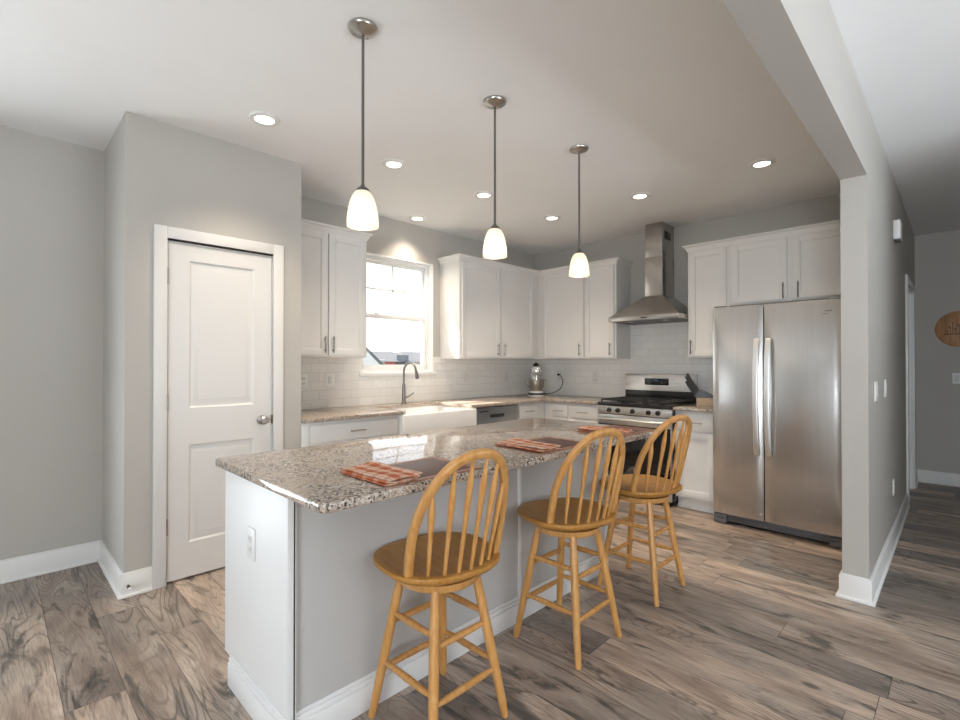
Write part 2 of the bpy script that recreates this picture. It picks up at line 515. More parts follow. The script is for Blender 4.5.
def rear_window(name, ax, u0, u1, n, z0, z1, nm):
    fr = MB(); k = .06
    fr.fbox(ax, u0, u1, n, n - .08, z0, z0 + k).fbox(ax, u0, u1, n, n - .08, z1 - k, z1)
    for i in range(nm + 1):
        u = u0 + (u1 - u0 - k) * i / nm
        fr.fbox(ax, u, u + k, n, n - .08, z0 + k, z1 - k)
    o = struct(fr, name, 'white_trim')
    g = MB().fbox(ax, u0 + k, u1 - k, n - .04, n - .045, z0 + k, z1 - k).build('pane', 'window_glass', o)


rear_window('window_2', 'X', -2.9, -.05, XW - .02, .5, 2.2, 3)
rear_window('window_3', 'Y', .1, 3.1, YS - .02, .6, 2.3, 3)


rear_window('added_patio_door', 'Y', PX0, PX1, YL + .14, .01, PZ, 2)  # added patio opening out of view, lets side light in from the left


# baseboards: board, eased cap and shoe
def bb_run(mb, ax, u0, u1, n, sgn, e0=0, e1=0, h=.136):
    """n: wall face; sgn: direction the board stands out; e0, e1: +1 runs past an outer corner, -1 stops short at an inner one"""
    for th, z0, z1, bv in ((.014, 0, h - .012, .001), (.010, h - .012, h, .002), (.028, 0, .016, .004)):
        mb.fbox(ax, u0 - e0 * th, u1 + e1 * th, n, n + sgn * th, z0, z1, bv)


b = MB(); bb_run(b, 'Y', PX1, XP, YL, -1, 0, -1); struct(b, 'baseboard_left', 'white_trim')
b = MB(); bb_run(b, 'X', YP, YL, XP, -1); bb_run(b, 'Y', XP, D0 - .07, YP, -1, 1); bb_run(b, 'Y', D1 + .07, XQ, YP, -1)
struct(b, 'baseboard_pantry', 'white_trim')
b = MB(); bb_run(b, 'X', Y2, Y1, XS, -1, 1, 1); bb_run(b, 'Y', XS, OX0 - .07, Y2, -1); bb_run(b, 'Y', OX1 + .07, XH, Y2, -1); bb_run(b, 'Y', XS, 3.9, Y1, 1)
struct(b, 'baseboard_divider', 'white_trim')
b = MB(); bb_run(b, 'X', YS, Y2, XH, -1); struct(b, 'baseboard_hall', 'white_trim')


def casing(name, ax, u0, u1, z1, n, sgn, w=.068):
    c = MB()
    c.fbox(ax, u0 - w, u0, n, n + sgn * .018, 0, z1 + w, .003).fbox(ax, u1, u1 + w, n, n + sgn * .018, 0, z1 + w, .003)
    c.fbox(ax, u0, u1, n, n + sgn * .018, z1, z1 + w, .003)
    return c


# pantry door casing and jamb, then the door
c = casing('', 'Y', D0 - .002, D1 + .002, DZ + .012, YP, -1)
c.box(D0 - .002, D0 + .004, YP, YP + .11, 0, DZ).box(D1 - .004, D1 + .002, YP, YP + .11, 0, DZ).box(D0, D1, YP, YP + .11, DZ - .004, DZ + .012)
struct(c, 'trim_1', 'white_door')
door = bpy.data.objects.new('door_1', None); COL.objects.link(door); door.location = ((D0 + D1) / 2, YP, 0); door['kind'] = 'structure'
tag(door, 'white two-panel pantry door with a round nickel knob, shut in its white casing', 'door')
dx0, dx1, dz0, dz1, dy = D0 + .008, D1 - .007, .014, DZ - .012, YP + .006


def moulded(mb, x0, x1, z0, z1, y):
    """a door panel: sunk moulding and a raised field, outline x0..x1, z0..z1, facing -y"""
    ins = [(0, 0), (.010, .009), (.020, .011), (.024, .011), (.050, .003), (.056, .003)]
    V = []; Fc = []
    for d, dep in ins:
        V += [(x0 + d, y + dep, z0 + d), (x1 - d, y + dep, z0 + d), (x1 - d, y + dep, z1 - d), (x0 + d, y + dep, z1 - d)]
    for k in range(len(ins) - 1):
        for q in range(4):
            a = k * 4 + q; bq = k * 4 + (q + 1) % 4
            Fc.append((a, bq, bq + 4, a + 4))
    k = (len(ins) - 1) * 4; Fc.append((k, k + 1, k + 2, k + 3))
    mb.faces(V, Fc)


px0, px1 = .855, 1.242
dm = MB()
for x0, x1 in ((dx0, px0), (px1, dx1)): dm.box(x0, x1, dy, dy + .035, dz0, dz1)
for z0, z1 in ((dz0, .222), (.818, 1.042), (1.945, dz1)): dm.box(px0, px1, dy, dy + .035, z0, z1)
moulded(dm, px0, px1, .222, .818, dy); moulded(dm, px0, px1, 1.042, 1.945, dy)
dm.box(px0, px1, dy + .02, dy + .033, .222, .818).box(px0, px1, dy + .02, dy + .033, 1.042, 1.945)
dm.build('door_leaf', 'white_door', door, smooth=20)
kz, kx = .935, 1.288
k_ = MB().lathe([(0, 0), (.031, 0), (.031, .004), (.014, .010), (.011, .028), (.020, .036), (.0275, .046), (.0275, .054), (.020, .062), (0, .064)], (kx, dy, kz), 28, 'z')
for v in k_.bm.verts:                                     # turn the lathe to face -y
    d = v.co - Vector((kx, dy, kz)); v.co = Vector((kx + d.x, dy - d.z, kz + d.y))
k_.build('door_knob', 'nickel', door)
MB().box(D1 - .008, D1 + .004, YP - .007, YP + .0, kz - .03, kz + .03, .001).build('strike_plate', 'bronze', door)
for z in (1.836, 1.08, .343):
    h_ = MB().box(D0 - .001, D0 + .010, YP - .004, YP + .004, z - .045, z + .045, .001)
    h_.lathe([(0, -.05), (.005, -.05), (.005, .05), (0, .05)], (D0 + .004, YP - .004, z), 10)
    h_.build('hinge', 'nickel', door)
MB().box(D0 + .005, D1 - .005, YP + .06, YP + .09, .001, .03).build('door_gap_shade', 'gap_shade', door)  # dark strip standing in for the shade under the door

# hall doorway in the divider wall
c = casing('', 'Y', OX0, OX1, OZ, Y2, -1)
c.box(OX0, OX0 + .018, Y2, Y1, 0, OZ).box(OX1 - .018, OX1, Y2, Y1, 0, OZ).box(OX0, OX1, Y2, Y1, OZ - .018, OZ)
struct(c, 'trim_2', 'white_trim')
o = struct(MB().box(OX0 + .02, OX1 - .02, Y1 - .04, Y1 - .005, .01, OZ - .02, .002), 'door_2', 'white_door')

# kitchen window
win = MB()
t_ = .012; yj = YW + .055
win.box(WX0, WX0 + t_, YW - .002, YW + .2, WZ0, WZ1 - t_).box(WX1 - t_, WX1, YW - .002, YW + .2, WZ0, WZ1 - t_).box(WX0, WX1, YW - .002, YW + .2, WZ1 - t_, WZ1)
fw_ = .030
win.box(WX0 + t_, WX0 + t_ + fw_, yj, yj + .09, WZ0 + .03, WZ1 - t_ - fw_).box(WX1 - t_ - fw_, WX1 - t_, yj, yj + .09, WZ0 + .03, WZ1 - t_ - fw_)
win.box(WX0 + t_, WX1 - t_, yj, yj + .09, WZ1 - t_ - fw_, WZ1 - t_).box(WX0 + t_, WX1 - t_, yj, yj + .09, WZ0, WZ0 + .03)
wo = struct(win, 'window_1', 'white_trim')
MB().box(WX0 - .018, WX1 + .03, YW - .028, YW + .1, WZ0 - .030, WZ0 + .006, .005).build('window_sill', 'white_trim', wo)
sx0, sx1 = WX0 + t_ + fw_ - .006, WX1 - t_ - fw_ + .006
zm = 1.78
lo = MB(); s_ = .034; ya = yj + .012
lo.box(sx0, sx0 + s_, ya, ya + .03, WZ0 + .024, zm + .02, .003).box(sx1 - s_, sx1, ya, ya + .03, WZ0 + .024, zm + .02, .003)
lo.box(sx0 + s_, sx1 - s_, ya, ya + .03, WZ0 + .024, WZ0 + .078).box(sx0 + s_ - .002, sx1 - s_ + .002, ya - .004, ya + .028, zm - .022, zm + .02, .002)
lo.build('lower_sash', 'white_trim', wo)
MB().box(sx0 + s_, sx1 - s_, ya + .013, ya + .016, WZ0 + .076, zm - .022).build('pane', 'window_glass', wo)
us = MB(); yb = ya + .034; zt = WZ1 - t_ - fw_ + .006
us.box(sx0, sx0 + s_, yb, yb + .03, zm - .01, zt, .003).box(sx1 - s_, sx1, yb, yb + .03, zm - .01, zt, .003)
us.box(sx0 + s_, sx1 - s_, yb, yb + .03, zt - s_, zt).box(sx0 + s_, sx1 - s_, yb, yb + .03, zm - .01, zm + .028)
us.build('upper_sash', 'white_trim', wo)
MB().box(sx0 + s_, sx1 - s_, yb + .013, yb + .016, zm + .028, zt - s_).build('pane', 'window_glass', wo)
gx = (sx0 + sx1) / 2; gz = (zm + .028 + zt - s_) / 2 - .0
MB().box(gx - .008, gx + .008, yb + .006, yb + .022, zm + .028, zt - s_).box(sx0 + s_, sx1 - s_, yb + .006, yb + .022, gz - .008, gz + .008).build('muntin', 'off_white_plastic', wo)
for x in (sx0 + .18, sx1 - .18):
    MB().box(x - .025, x + .025, ya - .004, ya + .02, zm + .02, zm + .030, .003).lathe([(0, .0), (.011, 0), (.011, .012), (0, .014)], (x, ya + .008, zm + .028), 12).build('sash_lock', 'off_white_plastic', wo)

# backsplash tile
TZ0, TZ1 = .92, 1.385
struct(MB().box(XQ, XB, YW - .008, YW, TZ0, WZ0 - .03).box(XQ, WX0 - .0, YW - .008, YW, WZ0 - .03, TZ1).box(WX1, XB, YW - .008, YW, WZ0 - .03, TZ1), 'wall_tile_window_side', 'subway_tile_x')
struct(MB().box(XB - .008, XB, .56, YW - .008, TZ0, TZ1).box(XB - .008, XB, 1.86, 2.62, TZ1, 1.80), 'wall_tile_range_side', 'subway_tile_y')

# ------------------------------------------------------------------ exterior
struct(MB().box(-30, 140, 4.4, 160, -2.4, -2.2), 'ground', 'yard_grass')


o = struct(MB().box(-4.2, .45, 4.3, 7.2, 2.45, 2.6), 'roof', 'white_trim')  # unseen cover added above the patio opening to block the sun


def ray(u, v): return fw * F_PX + rt * (u - 480) + up * (360 - v)


def site(u, depth):
    d = ray(u, 360); k = depth / F_PX
    return CAM.x + d.x * k, CAM.y + d.y * k


def house(label, u, depth, wid, dep, hw, rise, wall, roof, gable_front, extras, group='houses across the yard'):
    x, y = site(u, depth); gz = -2.2
    h = thing('house', label, 'house', (x, y, gz), group)
    MB().box(x - wid / 2, x + wid / 2, y, y + dep, gz, gz + hw).build('wall', wall, h)
    e = .5; a, b_, z0, z1 = x - wid / 2 - e, x + wid / 2 + e, gz + hw, gz + hw + rise
    y0, y1 = y - e, y + dep + e
    if gable_front:
        xm = (a + b_) / 2
        MB().faces([(a, y0, z0), (b_, y0, z0), (xm, y0, z1), (a, y1, z0), (b_, y1, z0), (xm, y1, z1)], [(0, 1, 4, 3), (0, 3, 5, 2), (1, 2, 5, 4), (3, 4, 5)] + [(0, 2, 1)]).build('roof', roof, h)
        MB().faces([(a + e, y0 - .02, z0), (b_ - e, y0 - .02, z0), (xm, y0 - .02, z1 - .35), (a + e, y0 + .1, z0), (b_ - e, y0 + .1, z0), (xm, y0 + .1, z1 - .35)], [(0, 1, 2), (3, 5, 4), (0, 2, 5, 3), (1, 4, 5, 2), (0, 3, 4, 1)]).build('gable', wall, h)
    else:
        ym = (y0 + y1) / 2; i = wid * .22
        MB().faces([(a, y0, z0), (b_, y0, z0), (b_, y1, z0), (a, y1, z0), (a + i, ym, z1), (b_ - i, ym, z1)], [(0, 1, 5, 4), (1, 2, 5), (2, 3, 4, 5), (3, 0, 4), (0, 3, 2, 1)]).build('roof', roof, h)
    for nm, fx0, fx1, fz0, fz1, mt in extras:
        MB().box(x + fx0 * wid / 2, x + fx1 * wid / 2, y - .12, y + .02, gz + fz0, gz + fz1, .02).build(nm, mt, h)
    return h


house('pale grey house with a wide garage door, nearest the left side of the window', 358, 44, 4.0, 6, 3.4, 2.1, 'siding_grey', 'roof_shingle', True,
      [('garage_door', -.5, .35, .1, 2.3, 'siding_white'), ('garage_door_window', -.45, .3, 2.4, 2.9, 'slate_blue')])
house('red sided house with a dark slate porch gable, in the middle of the window view', 393, 50, 4.0, 5, 3.7, 1.1, 'siding_red', 'roof_shingle', False,
      [('window', -.85, -.55, 2.8, 3.9, 'siding_white'), ('window', -.85, -.55, .8, 1.9, 'slate_blue'), ('window', -.3, -.02, .8, 1.9, 'siding_white'), ('porch_gable', .2, .95, 2.2, 4.4, 'slate_blue'), ('porch_wall', .2, .95, .1, 1.6, 'siding_white')])
house('white house with a low hipped roof behind the faucet', 409, 84, 11.0, 8, 3.8, 1.7, 'siding_white', 'roof_shingle', False,
      [('window', -.7, -.5, 1.0, 2.4, 'siding_grey'), ('door', -.2, .0, .1, 2.3, 'siding_tan'), ('window', .3, .5, 1.0, 2.4, 'siding_grey')])
house('tan house with a grey hipped roof at the right end of the window view', 424, 68, 5.0, 6, 3.7, 1.5, 'siding_tan', 'roof_shingle', False,
      [('window', -.6, -.2, 1.0, 2.2, 'slate_blue'), ('window', .2, .6, 1.0, 2.2, 'slate_blue')])


# ------------------------------------------------------------------ cabinets
def bar_pull(parent, ax, u, n, z, length, vertical, mat='nickel'):
    """bar pull standing off a front at n (front faces the -n direction)"""
    h = MB(); a = length / 2; st = .026; r = .0052

    def P(uu, nn, zz): return (uu, nn, zz) if ax == 'Y' else (nn, uu, zz)
    if vertical: e0, e1 = (u, z - a), (u, z + a); p = [(u, z - a * .68), (u, z + a * .68)]
    else: e0, e1 = (u - a, z), (u + a, z); p = [(u - a * .68, z), (u + a * .68, z)]
    h.tube([P(e0[0], n - st, e0[1]), P(e1[0], n - st, e1[1])], r, 10)
    for q in p: h.tube([P(q[0], n + .001, q[1]), P(q[0], n - st, q[1])], r * .85, 8)
    return h.build('handle', mat, parent)


def shaker(parent, name, ax, u0, u1, z0, z1, n, rail=.058, th=.019, mat='cabinet_paint'):
    """frame-and-panel front, its face at n, facing -n"""
    d = MB(); bv = .0022
    d.fbox(ax, u0, u0 + rail, n, n + th, z0, z1, bv).fbox(ax, u1 - rail, u1, n, n + th, z0, z1, bv)
    d.fbox(ax, u0 + rail - .002, u1 - rail + .002, n, n + th, z0, z0 + rail, bv).fbox(ax, u0 + rail - .002, u1 - rail + .002, n, n + th, z1 - rail, z1, bv)
    d.fbox(ax, u0 + rail - .004, u1 - rail + .004, n + .011, n + th - .002, z0 + rail - .004, z1 - rail + .004)
    return d.build(name, mat, parent)


def slab(parent, name, ax, u0, u1, z0, z1, n, th=.019, mat='cabinet_paint'):
    return MB().fbox(ax, u0, u1, n, n + th, z0, z1, .003).build(name, mat, parent)


def crown(parent, path, z0, z1, out=.040):
    """sloped crown along a path of (x,y) face points, with outward miter vectors"""
    prof = [(0.0, z0), (.006, z0), (.010, z0 + .012), (out * .55, z1 - .022), (out - .004, z1 - .014), (out, z1 - .012), (out, z1), (-.02, z1), (-.02, z0)]
    V = []; Fc = []; n = len(prof)
    for (x, y), (ox, oy) in path:
        for o_, z in prof: V.append((x + ox * o_, y + oy * o_, z))
    for i in range(len(path) - 1):
        for k in range(n):
            Fc.append((i * n + k, i * n + (k + 1) % n, (i + 1) * n + (k + 1) % n, (i + 1) * n + k))
    Fc.append(tuple(range(n))); Fc.append(tuple((len(path) - 1) * n + k for k in range(n))[::-1])
    return MB().faces(V, Fc).build('crown_moulding', 'cabinet_paint', parent, smooth=25)


UZ0, UZ1, CZ = 1.366, 2.392, 2.445
FY, FX = 3.66, 4.70                    # faces of the upper doors


def upper(name, label, ax, u0, u1, z0, z1, n, back, doors, crown_path, group='white wall cabinets', hz=1.47):
    nb = n + .021
    base = ((u0 + u1) / 2, (nb + back) / 2, z0) if ax == 'Y' else ((nb + back) / 2, (u0 + u1) / 2, z0)
    t = thing(name, label, 'cabinet', base, group)
    cb = MB(); cb.fbox(ax, u0, u1, nb, back - .001, z0, z1 + .04, .0015)
    cb.build('carcass', 'cabinet_paint', t)
    for d0, d1, zz0, zz1, hu in doors:
        d = shaker(t, 'door', ax, d0, d1, zz0, zz1, n)
        if hu is not None: bar_pull(d, ax, hu, n, hz, .135, True, 'dark_nickel')
    crown(t, crown_path, z1 - .008, CZ)
    return t


zd0, zd1 = UZ0 + .014, UZ1 - .012
upper('wall_cabinet', 'white two-door wall cabinet between the pantry wall and the window', 'Y', XQ + .003, 2.305, UZ0, UZ1, FY, YW,
      [(1.585, 1.931, zd0, zd1, 1.90), (1.941, 2.288, zd0, zd1, 1.972)],
      [((XQ + .003, FY + .021), (0, -1)), ((2.305, FY + .021), (1, -1)), ((2.305, YW - .001), (1, 0))])
upper('wall_cabinet', 'white two-door wall cabinet right of the window, its side striped by sunlight', 'Y', 3.41, FX + .02, UZ0, UZ1, FY, YW,
      [(3.436, 4.018, zd0, zd1, 3.968), (4.032, 4.612, zd0, zd1, 4.078)],
      [((3.41, YW - .001), (-1, 0)), ((3.41, FY + .021), (-1, -1)), ((FX + .021, FY + .021), (-1, -1))])
upper('wall_cabinet', 'white corner wall cabinet with two unequal doors, left of the steel hood', 'X', 2.621, YW - .001, UZ0, UZ1, FX, XB,
      [(3.018, 3.592, zd0, zd1, 3.066), (2.642, 3.004, zd0, zd1, 2.682)],
      [((FX + .021, FY + .021), (-1, -1)), ((FX + .021, 2.621), (-1, -1)), ((XB - .001, 2.621), (0, -1))])
upper('wall_cabinet', 'narrow single-door white wall cabinet between the hood and the refrigerator', 'X', 1.487, 1.862, UZ0, UZ1, FX, XB,
      [(1.512, 1.846, zd0, zd1, 1.823)],
      [((XB - .001, 1.862), (0, 1)), ((FX + .021, 1.862), (-1, 1)), ((FX + .021, 1.487), (-1, 0))])
upper('wall_cabinet', 'short two-door white wall cabinet above the refrigerator', 'X', Y1 + .002, 1.486, 1.838, UZ1, FX, XB,
      [(1.034, 1.468, 1.856, zd1, 1.058), (.51, .996, 1.856, zd1, .950)],
      [((FX + .021, 1.486), (-1, 0)), ((FX + .021, Y1 + .002), (-1, 0))], hz=1.928)

# base cabinets
CT = .89                                # underside of the worktop
BY, BX = 3.33, 4.39                     # faces of the base fronts


def base_cab(label, ax, u0, u1, n, back, fronts, group='white base cabinets', top=CT):
    nb = n + .021
    b0 = ((u0 + u1) / 2, (nb + back) / 2, 0) if ax == 'Y' else ((nb + back) / 2, (u0 + u1) / 2, 0)
    t = thing('base_cabinet', label, 'cabinet', b0, group)
    cb = MB().fbox(ax, u0, u1, nb, back - .010, .105, top, .001).fbox(ax, u0, u1, nb + .06, back - .010, 0, .105)
    cb.fbox(ax, u0, u1, nb + .045, nb + .06, 0, .02, .002)
    cb.build('carcass', 'cabinet_paint', t)
    for kind, a, b_, z0, z1, hu, hz in fronts:
        if kind == 'drawer':
            d = slab(t, 'drawer', ax, a, b_, z0, z1, n)
            bar_pull(d, ax, (a + b_) / 2, n, (z0 + z1) / 2, .13, False, 'nickel')
        else:
            d = shaker(t, 'door', ax, a, b_, z0, z1, n)
            if hu is not None: bar_pull(d, ax, hu, n, hz, .13, True, 'nickel')
    return t


DR0, DR1 = .735, .862
base_cab('white base cabinet with one wide drawer, left of the farmhouse sink', 'Y', XQ + .003, 2.397, BY, YW,
         [('drawer', 1.62, 2.385, DR0, DR1, 0, 0), ('door', 1.62, 1.998, .125, .720, 1.965, .62), ('door', 2.006, 2.385, .125, .720, 2.04, .62)])
base_cab('white base cabinet under the farmhouse sink', 'Y', 2.399, 3.262, BY, YW,
         [('door', 2.415, 2.826, .125, .665, 2.79, .57), ('door', 2.834, 3.246, .125, .665, 2.87, .57)], top=.655)
base_cab('white corner base cabinet, its narrow drawer next to the dishwasher', 'Y', 3.933, 4.409, BY, YW,
         [('drawer', 3.955, 4.262, DR0, DR1, 0, 0), ('door', 3.955, 4.262, .125, .720, 4.23, .62)])
base_cab('white base cabinet in the corner run, its narrow drawer under the stand mixer', 'X', 3.014, 3.350, BX, XB,
         [('drawer', 3.026, 3.228, DR0, DR1, 0, 0), ('door', 3.026, 3.228, .125, .720, 3.05, .62)])
base_cab('white base cabinet with a drawer, touching the left side of the range', 'X', 2.628, 3.012, BX, XB,
         [('drawer', 2.646, 3.000, DR0, DR1, 0, 0), ('door', 2.646, 3.000, .125, .720, 2.69, .62)])
base_cab('white base cabinet with drawer and door between range and refrigerator', 'X', 1.478, 1.858, BX, XB,
         [('drawer', 1.498, 1.842, .715, DR1, 0, 0), ('door', 1.498, 1.842, .122, .700, None, 0)])

# worktops
tg = 'speckled granite worktops'


def rounded(poly, rads, seg=5):
    out = []; n = len(poly)
    for i, (p, r) in enumerate(zip(poly, rads)):
        p = Vector(p); a = Vector(poly[i - 1]); c = Vector(poly[(i + 1) % n])
        if r <= 0: out.append(tuple(p)); continue
        d1 = (a - p).normalized(); d2 = (c - p).normalized()
        ce = p + (d1 + d2) * r
        for k in range(seg + 1):
            an = k / seg * PI / 2
            out.append(tuple(ce - d2 * r * math.cos(an) - d1 * r * math.sin(an)))
    return out


CF, CX = 3.297, 4.365
SX0, SX1 = 2.452, 3.214                 # cut-out for the sink
poly = [(XQ + .001, CF), (SX0, CF), (SX0, 3.80), (SX1, 3.80), (SX1, CF), (CX, CF), (CX, 2.627), (XB - .009, 2.627), (XB - .009, YW - .009), (XQ + .001, YW - .009)]
rad = [0, .02, .03, .03, .02, 0, .004, 0, 0, 0]
tag(MB().prism(rounded(poly, rad), CT, .92, .005).build('worktop', 'granite'), 'speckled granite worktop running round the corner, cut out for the white sink', 'worktop', tg)
tag(MB().prism([(CX, 1.478), (XB - .009, 1.478), (XB - .009, 1.859), (CX, 1.859)], CT, .92, .005).build('worktop', 'granite'), 'small granite worktop under the knife block, between range and refrigerator', 'worktop', tg)

# ------------------------------------------------------------------ farmhouse sink, faucet, dishwasher
K0, K1, KF, KB, KZ0, KZ1 = 2.403, 3.258, 3.270, 3.835, .665, .888
t = thing('farmhouse_sink', 'white farmhouse sink with a deep apron front under the window', 'sink', ((K0 + K1) / 2, (KF + KB) / 2, KZ0))
ap = MB().box(K0, K1, KF, KF + .045, KZ0, KZ1, .012, 3); ap.build('apron', 'porcelain', t)
bs = MB().box(K0, K0 + .03, KF + .04, KB, KZ0, KZ1, .006).box(K1 - .03, K1, KF + .04, KB, KZ0, KZ1, .006).box(K0 + .02, K1 - .02, KB - .03, KB, KZ0, KZ1, .006).box(K0 + .02, K1 - .02, KF + .03, KB - .02, KZ0, KZ0 + .03, .006)
bs.build('basin', 'porcelain', t)
MB().lathe([(0, .031), (.042, .031), (.045, .033), (.03, .034), (0, .032)], ((K0 + K1) / 2, 3.57, KZ0), 24).build('drain', 'chrome', t)

fx, fy = 2.838, 3.862
t = thing('faucet', 'gooseneck pull-down faucet of brushed nickel behind the sink', 'faucet', (fx, fy, .92))
MB().lathe([(0, 0), (.028, 0), (.028, .006), (.024, .010), (.019, .03), (.0165, .18), (.0125, .20), (0, .20)], (fx, fy, .92), 24).build('body', 'dark_nickel', t)
pts = [(fx, fy, .92 + .19)]; rr = .098; zc = 1.225
pts += [(fx, fy, 1.14), (fx, fy, 1.19)]
for k in range(0, 15):
    a = PI - k * R(170) / 14
    pts.append((fx, fy - rr - rr * math.cos(a), zc + rr * math.sin(a)))
MB().tube(pts, .0105, 12).build('spout', 'dark_nickel', t)
e = Vector(pts[-1]); dn = (Vector(pts[-1]) - Vector(pts[-2])).normalized()
MB().tube([e - dn * .005, e + dn * .015, e + dn * .06, e + dn * .075], [.012, .015, .0175, .015], 14).build('spray_head', 'dark_nickel', t)
hl = MB().tube([(fx, fy, .98), (fx + .035, fy - .006, .985)], .010, 12)
hl.tube([(fx + .033, fy - .006, .984), (fx + .06, fy - .015, .995), (fx + .10, fy - .03, 1.028)], [.008, .0065, .005], 10)
hl.build('lever', 'dark_nickel', t)

t = thing('dishwasher', 'steel dishwasher under the worktop, right of the farmhouse sink', 'dishwasher', (3.62, 3.65, 0))
MB().box(3.27, 3.928, BY + .03, 3.93, .03, .885).build('tub', 'grey_plastic', t)
MB().box(3.275, 3.925, BY - .004, BY + .03, .115, .880, .006).build('door', 'washer_steel', t)
MB().box(3.50, 3.70, BY - .010, BY - .003, .775, .808, .004).build('pocket_handle', 'black_plastic', t)
MB().box(3.345, 3.465, BY - .0065, BY - .003, .835, .848, .001).build('control_strip', 'black_plastic', t)
MB().box(3.275, 3.925, BY + .06, BY + .09, .0, .115).build('toe_panel', 'black_plastic', t)

# ------------------------------------------------------------------ range
RY0, RY1, RX = 1.863, 2.623, 4.345
t = thing('gas_range', 'stainless gas range with black oven glass and five knobs under the hood', 'stove', ((RX + XB) / 2, (RY0 + RY1) / 2, 0))
MB().box(RX + .03, XB - .012, RY0, RY1, .045, .905, .004).box(RX + .09, XB - .03, RY0 + .03, RY1 - .03, 0.012, .05).build('body', 'black_enamel', t)
for sx in (RX + .08, XB - .08):
    for sy in (RY0 + .05, RY1 - .05):
        MB().lathe([(0, 0), (.018, 0), (.018, .008), (.010, .012), (.010, .05), (0, .05)], (sx, sy, 0), 12).build('levelling_foot', 'black_plastic', t)
cp = MB().prism([(RX + .005, RY0 + .001), (RX + .08, RY0 + .001), (RX + .08, RY1 - .001), (RX + .005, RY1 - .001)], .815, .893, .004)
cp.build('control_panel', 'range_steel', t)
for y in (2.493, 2.400, 2.246, 2.085, 1.993):
    kb = MB().lathe([(0, 0), (.024, 0), (.023, .006), (.018, .009), (.0165, .028), (.014, .032), (0, .032)], (0, 0, 0), 24)
    kb.box(-.0045, .0045, -.017, .017, .026, .040, .002)
    for v in kb.bm.verts: v.co = Vector((RX + .006 - v.co.z, y - v.co.x, .853 + v.co.y))
    kn = kb.build('knob', 'black_plastic', t)
    kr = MB().lathe([(.022, 0), (.0265, 0), (.0265, .004), (.022, .004)], (0, 0, 0), 24)
    for v in kr.bm.verts: v.co = Vector((RX + .006 - v.co.z, y - v.co.x, .853 + v.co.y))
    kr.build('bezel', 'chrome', kn)
od = MB().box(RX, RX + .035, RY0 + .004, RY1 - .004, .70, .808, .004).box(RX, RX + .035, RY0 + .004, RY0 + .05, .215, .70, .002).box(RX, RX + .035, RY1 - .05, RY1 - .004, .215, .70, .002).box(RX, RX + .035, RY0 + .004, RY1 - .004, .195, .225, .002)
dr = od.build('oven_door', 'range_steel', t)
MB().box(RX - .002, RX + .03, RY0 + .012, RY1 - .012, .205, .715, .002).build('door_glass', 'black_glass', dr)
oh = MB().tube([(RX - .045, RY0 + .05, .765), (RX - .045, RY1 - .05, .765)], .0135, 14)
for y in (RY0 + .09, RY1 - .09): oh.tube([(RX + .002, y, .765), (RX - .045, y, .765)], .010, 10)
oh.build('door_handle', 'range_steel', dr)
MB().box(RX, RX + .03, RY0 + .004, RY1 - .004, .052, .188, .004).build('storage_drawer', 'range_steel', t)
MB().box(RX - .004, XB - .085, RY0 - .002, RY1 + .002, .893, .926, .006).build('cooktop', 'black_enamel', t)
for cx_, cy_, rd in ((4.50, 2.44, .045), (4.50, 2.045, .05), (4.78, 2.44, .04), (4.78, 2.045, .038), (4.64, 2.243, .05)):
    bn = MB().lathe([(0, 0), (rd, 0), (rd, .010), (rd * .8, .014), (rd * .8, .020), (rd * .55, .024), (0, .024)], (cx_, cy_, .925), 20).build('burner', 'cast_iron', t)
for a0, a1 in ((RY0 + .02, RY0 + .258), (RY0 + .262, RY1 - .262), (RY1 - .258, RY1 - .02)):
    g = MB(); gx0, gx1, gz = RX + .03, XB - .12, .958; q = .006
    for y in (a0 + q, a1 - q): g.box(gx0, gx1, y - q, y + q, gz - .014, gz, .002)
    for x in (gx0 + q, (gx0 + gx1) / 2, gx1 - q): g.box(x - q, x + q, a0, a1, gz - .014, gz, .002)
    ym = (a0 + a1) / 2
    g.box(gx0, gx1, ym - q, ym + q, gz - .014, gz, .002)
    for x in (gx0 + .13, gx1 - .13): g.box(x - q, x + q, a0, a1, gz - .014, gz, .002)
    for x in (gx0 + q, gx1 - q):
        for y in (a0 + q, a1 - q): g.box(x - q, x + q, y - q, y + q, .924, gz - .01, .001)
    g.build('grate', 'cast_iron', t)
bgx = XB - .125
MB().box(bgx + .012, XB - .012, RY0, RY1, .91, 1.045, .004).build('vent_trim', 'black_enamel', t)
bk = MB().prism([(0, 0), (.104, 0), (.104, .172), (.016, .172), (.004, .150)], RY0 + .022, RY1 + .002, .003)
for v in bk.bm.verts: v.co = Vector((bgx + .004 + v.co.x, v.co.z, 1.030 + v.co.y))
bp_ = bk.build('backguard', 'range_steel', t)
dsp = MB().box(bgx - .003, bgx + .012, 2.135, 2.392, 1.090, 1.158, .002); dp = dsp.build('control_display', 'black_glass', bp_)
MB().box(bgx - .0045, bgx - .002, 2.235, 2.305, 1.128, 1.146, .0005).build('clock_window', 'blue_display', bp_)
for k in range(4):
    for zz in (1.104, 1.120):
        MB().box(bgx - .0045, bgx - .002, 2.325 + k * .016, 2.335 + k * .016, zz, zz + .006, .0005).build('touch_key', 'grey_plastic', bp_)
        MB().box(bgx - .0045, bgx - .002, 2.150 + k * .018, 2.161 + k * .018, zz, zz + .006, .0005).build('touch_key', 'grey_plastic', bp_)

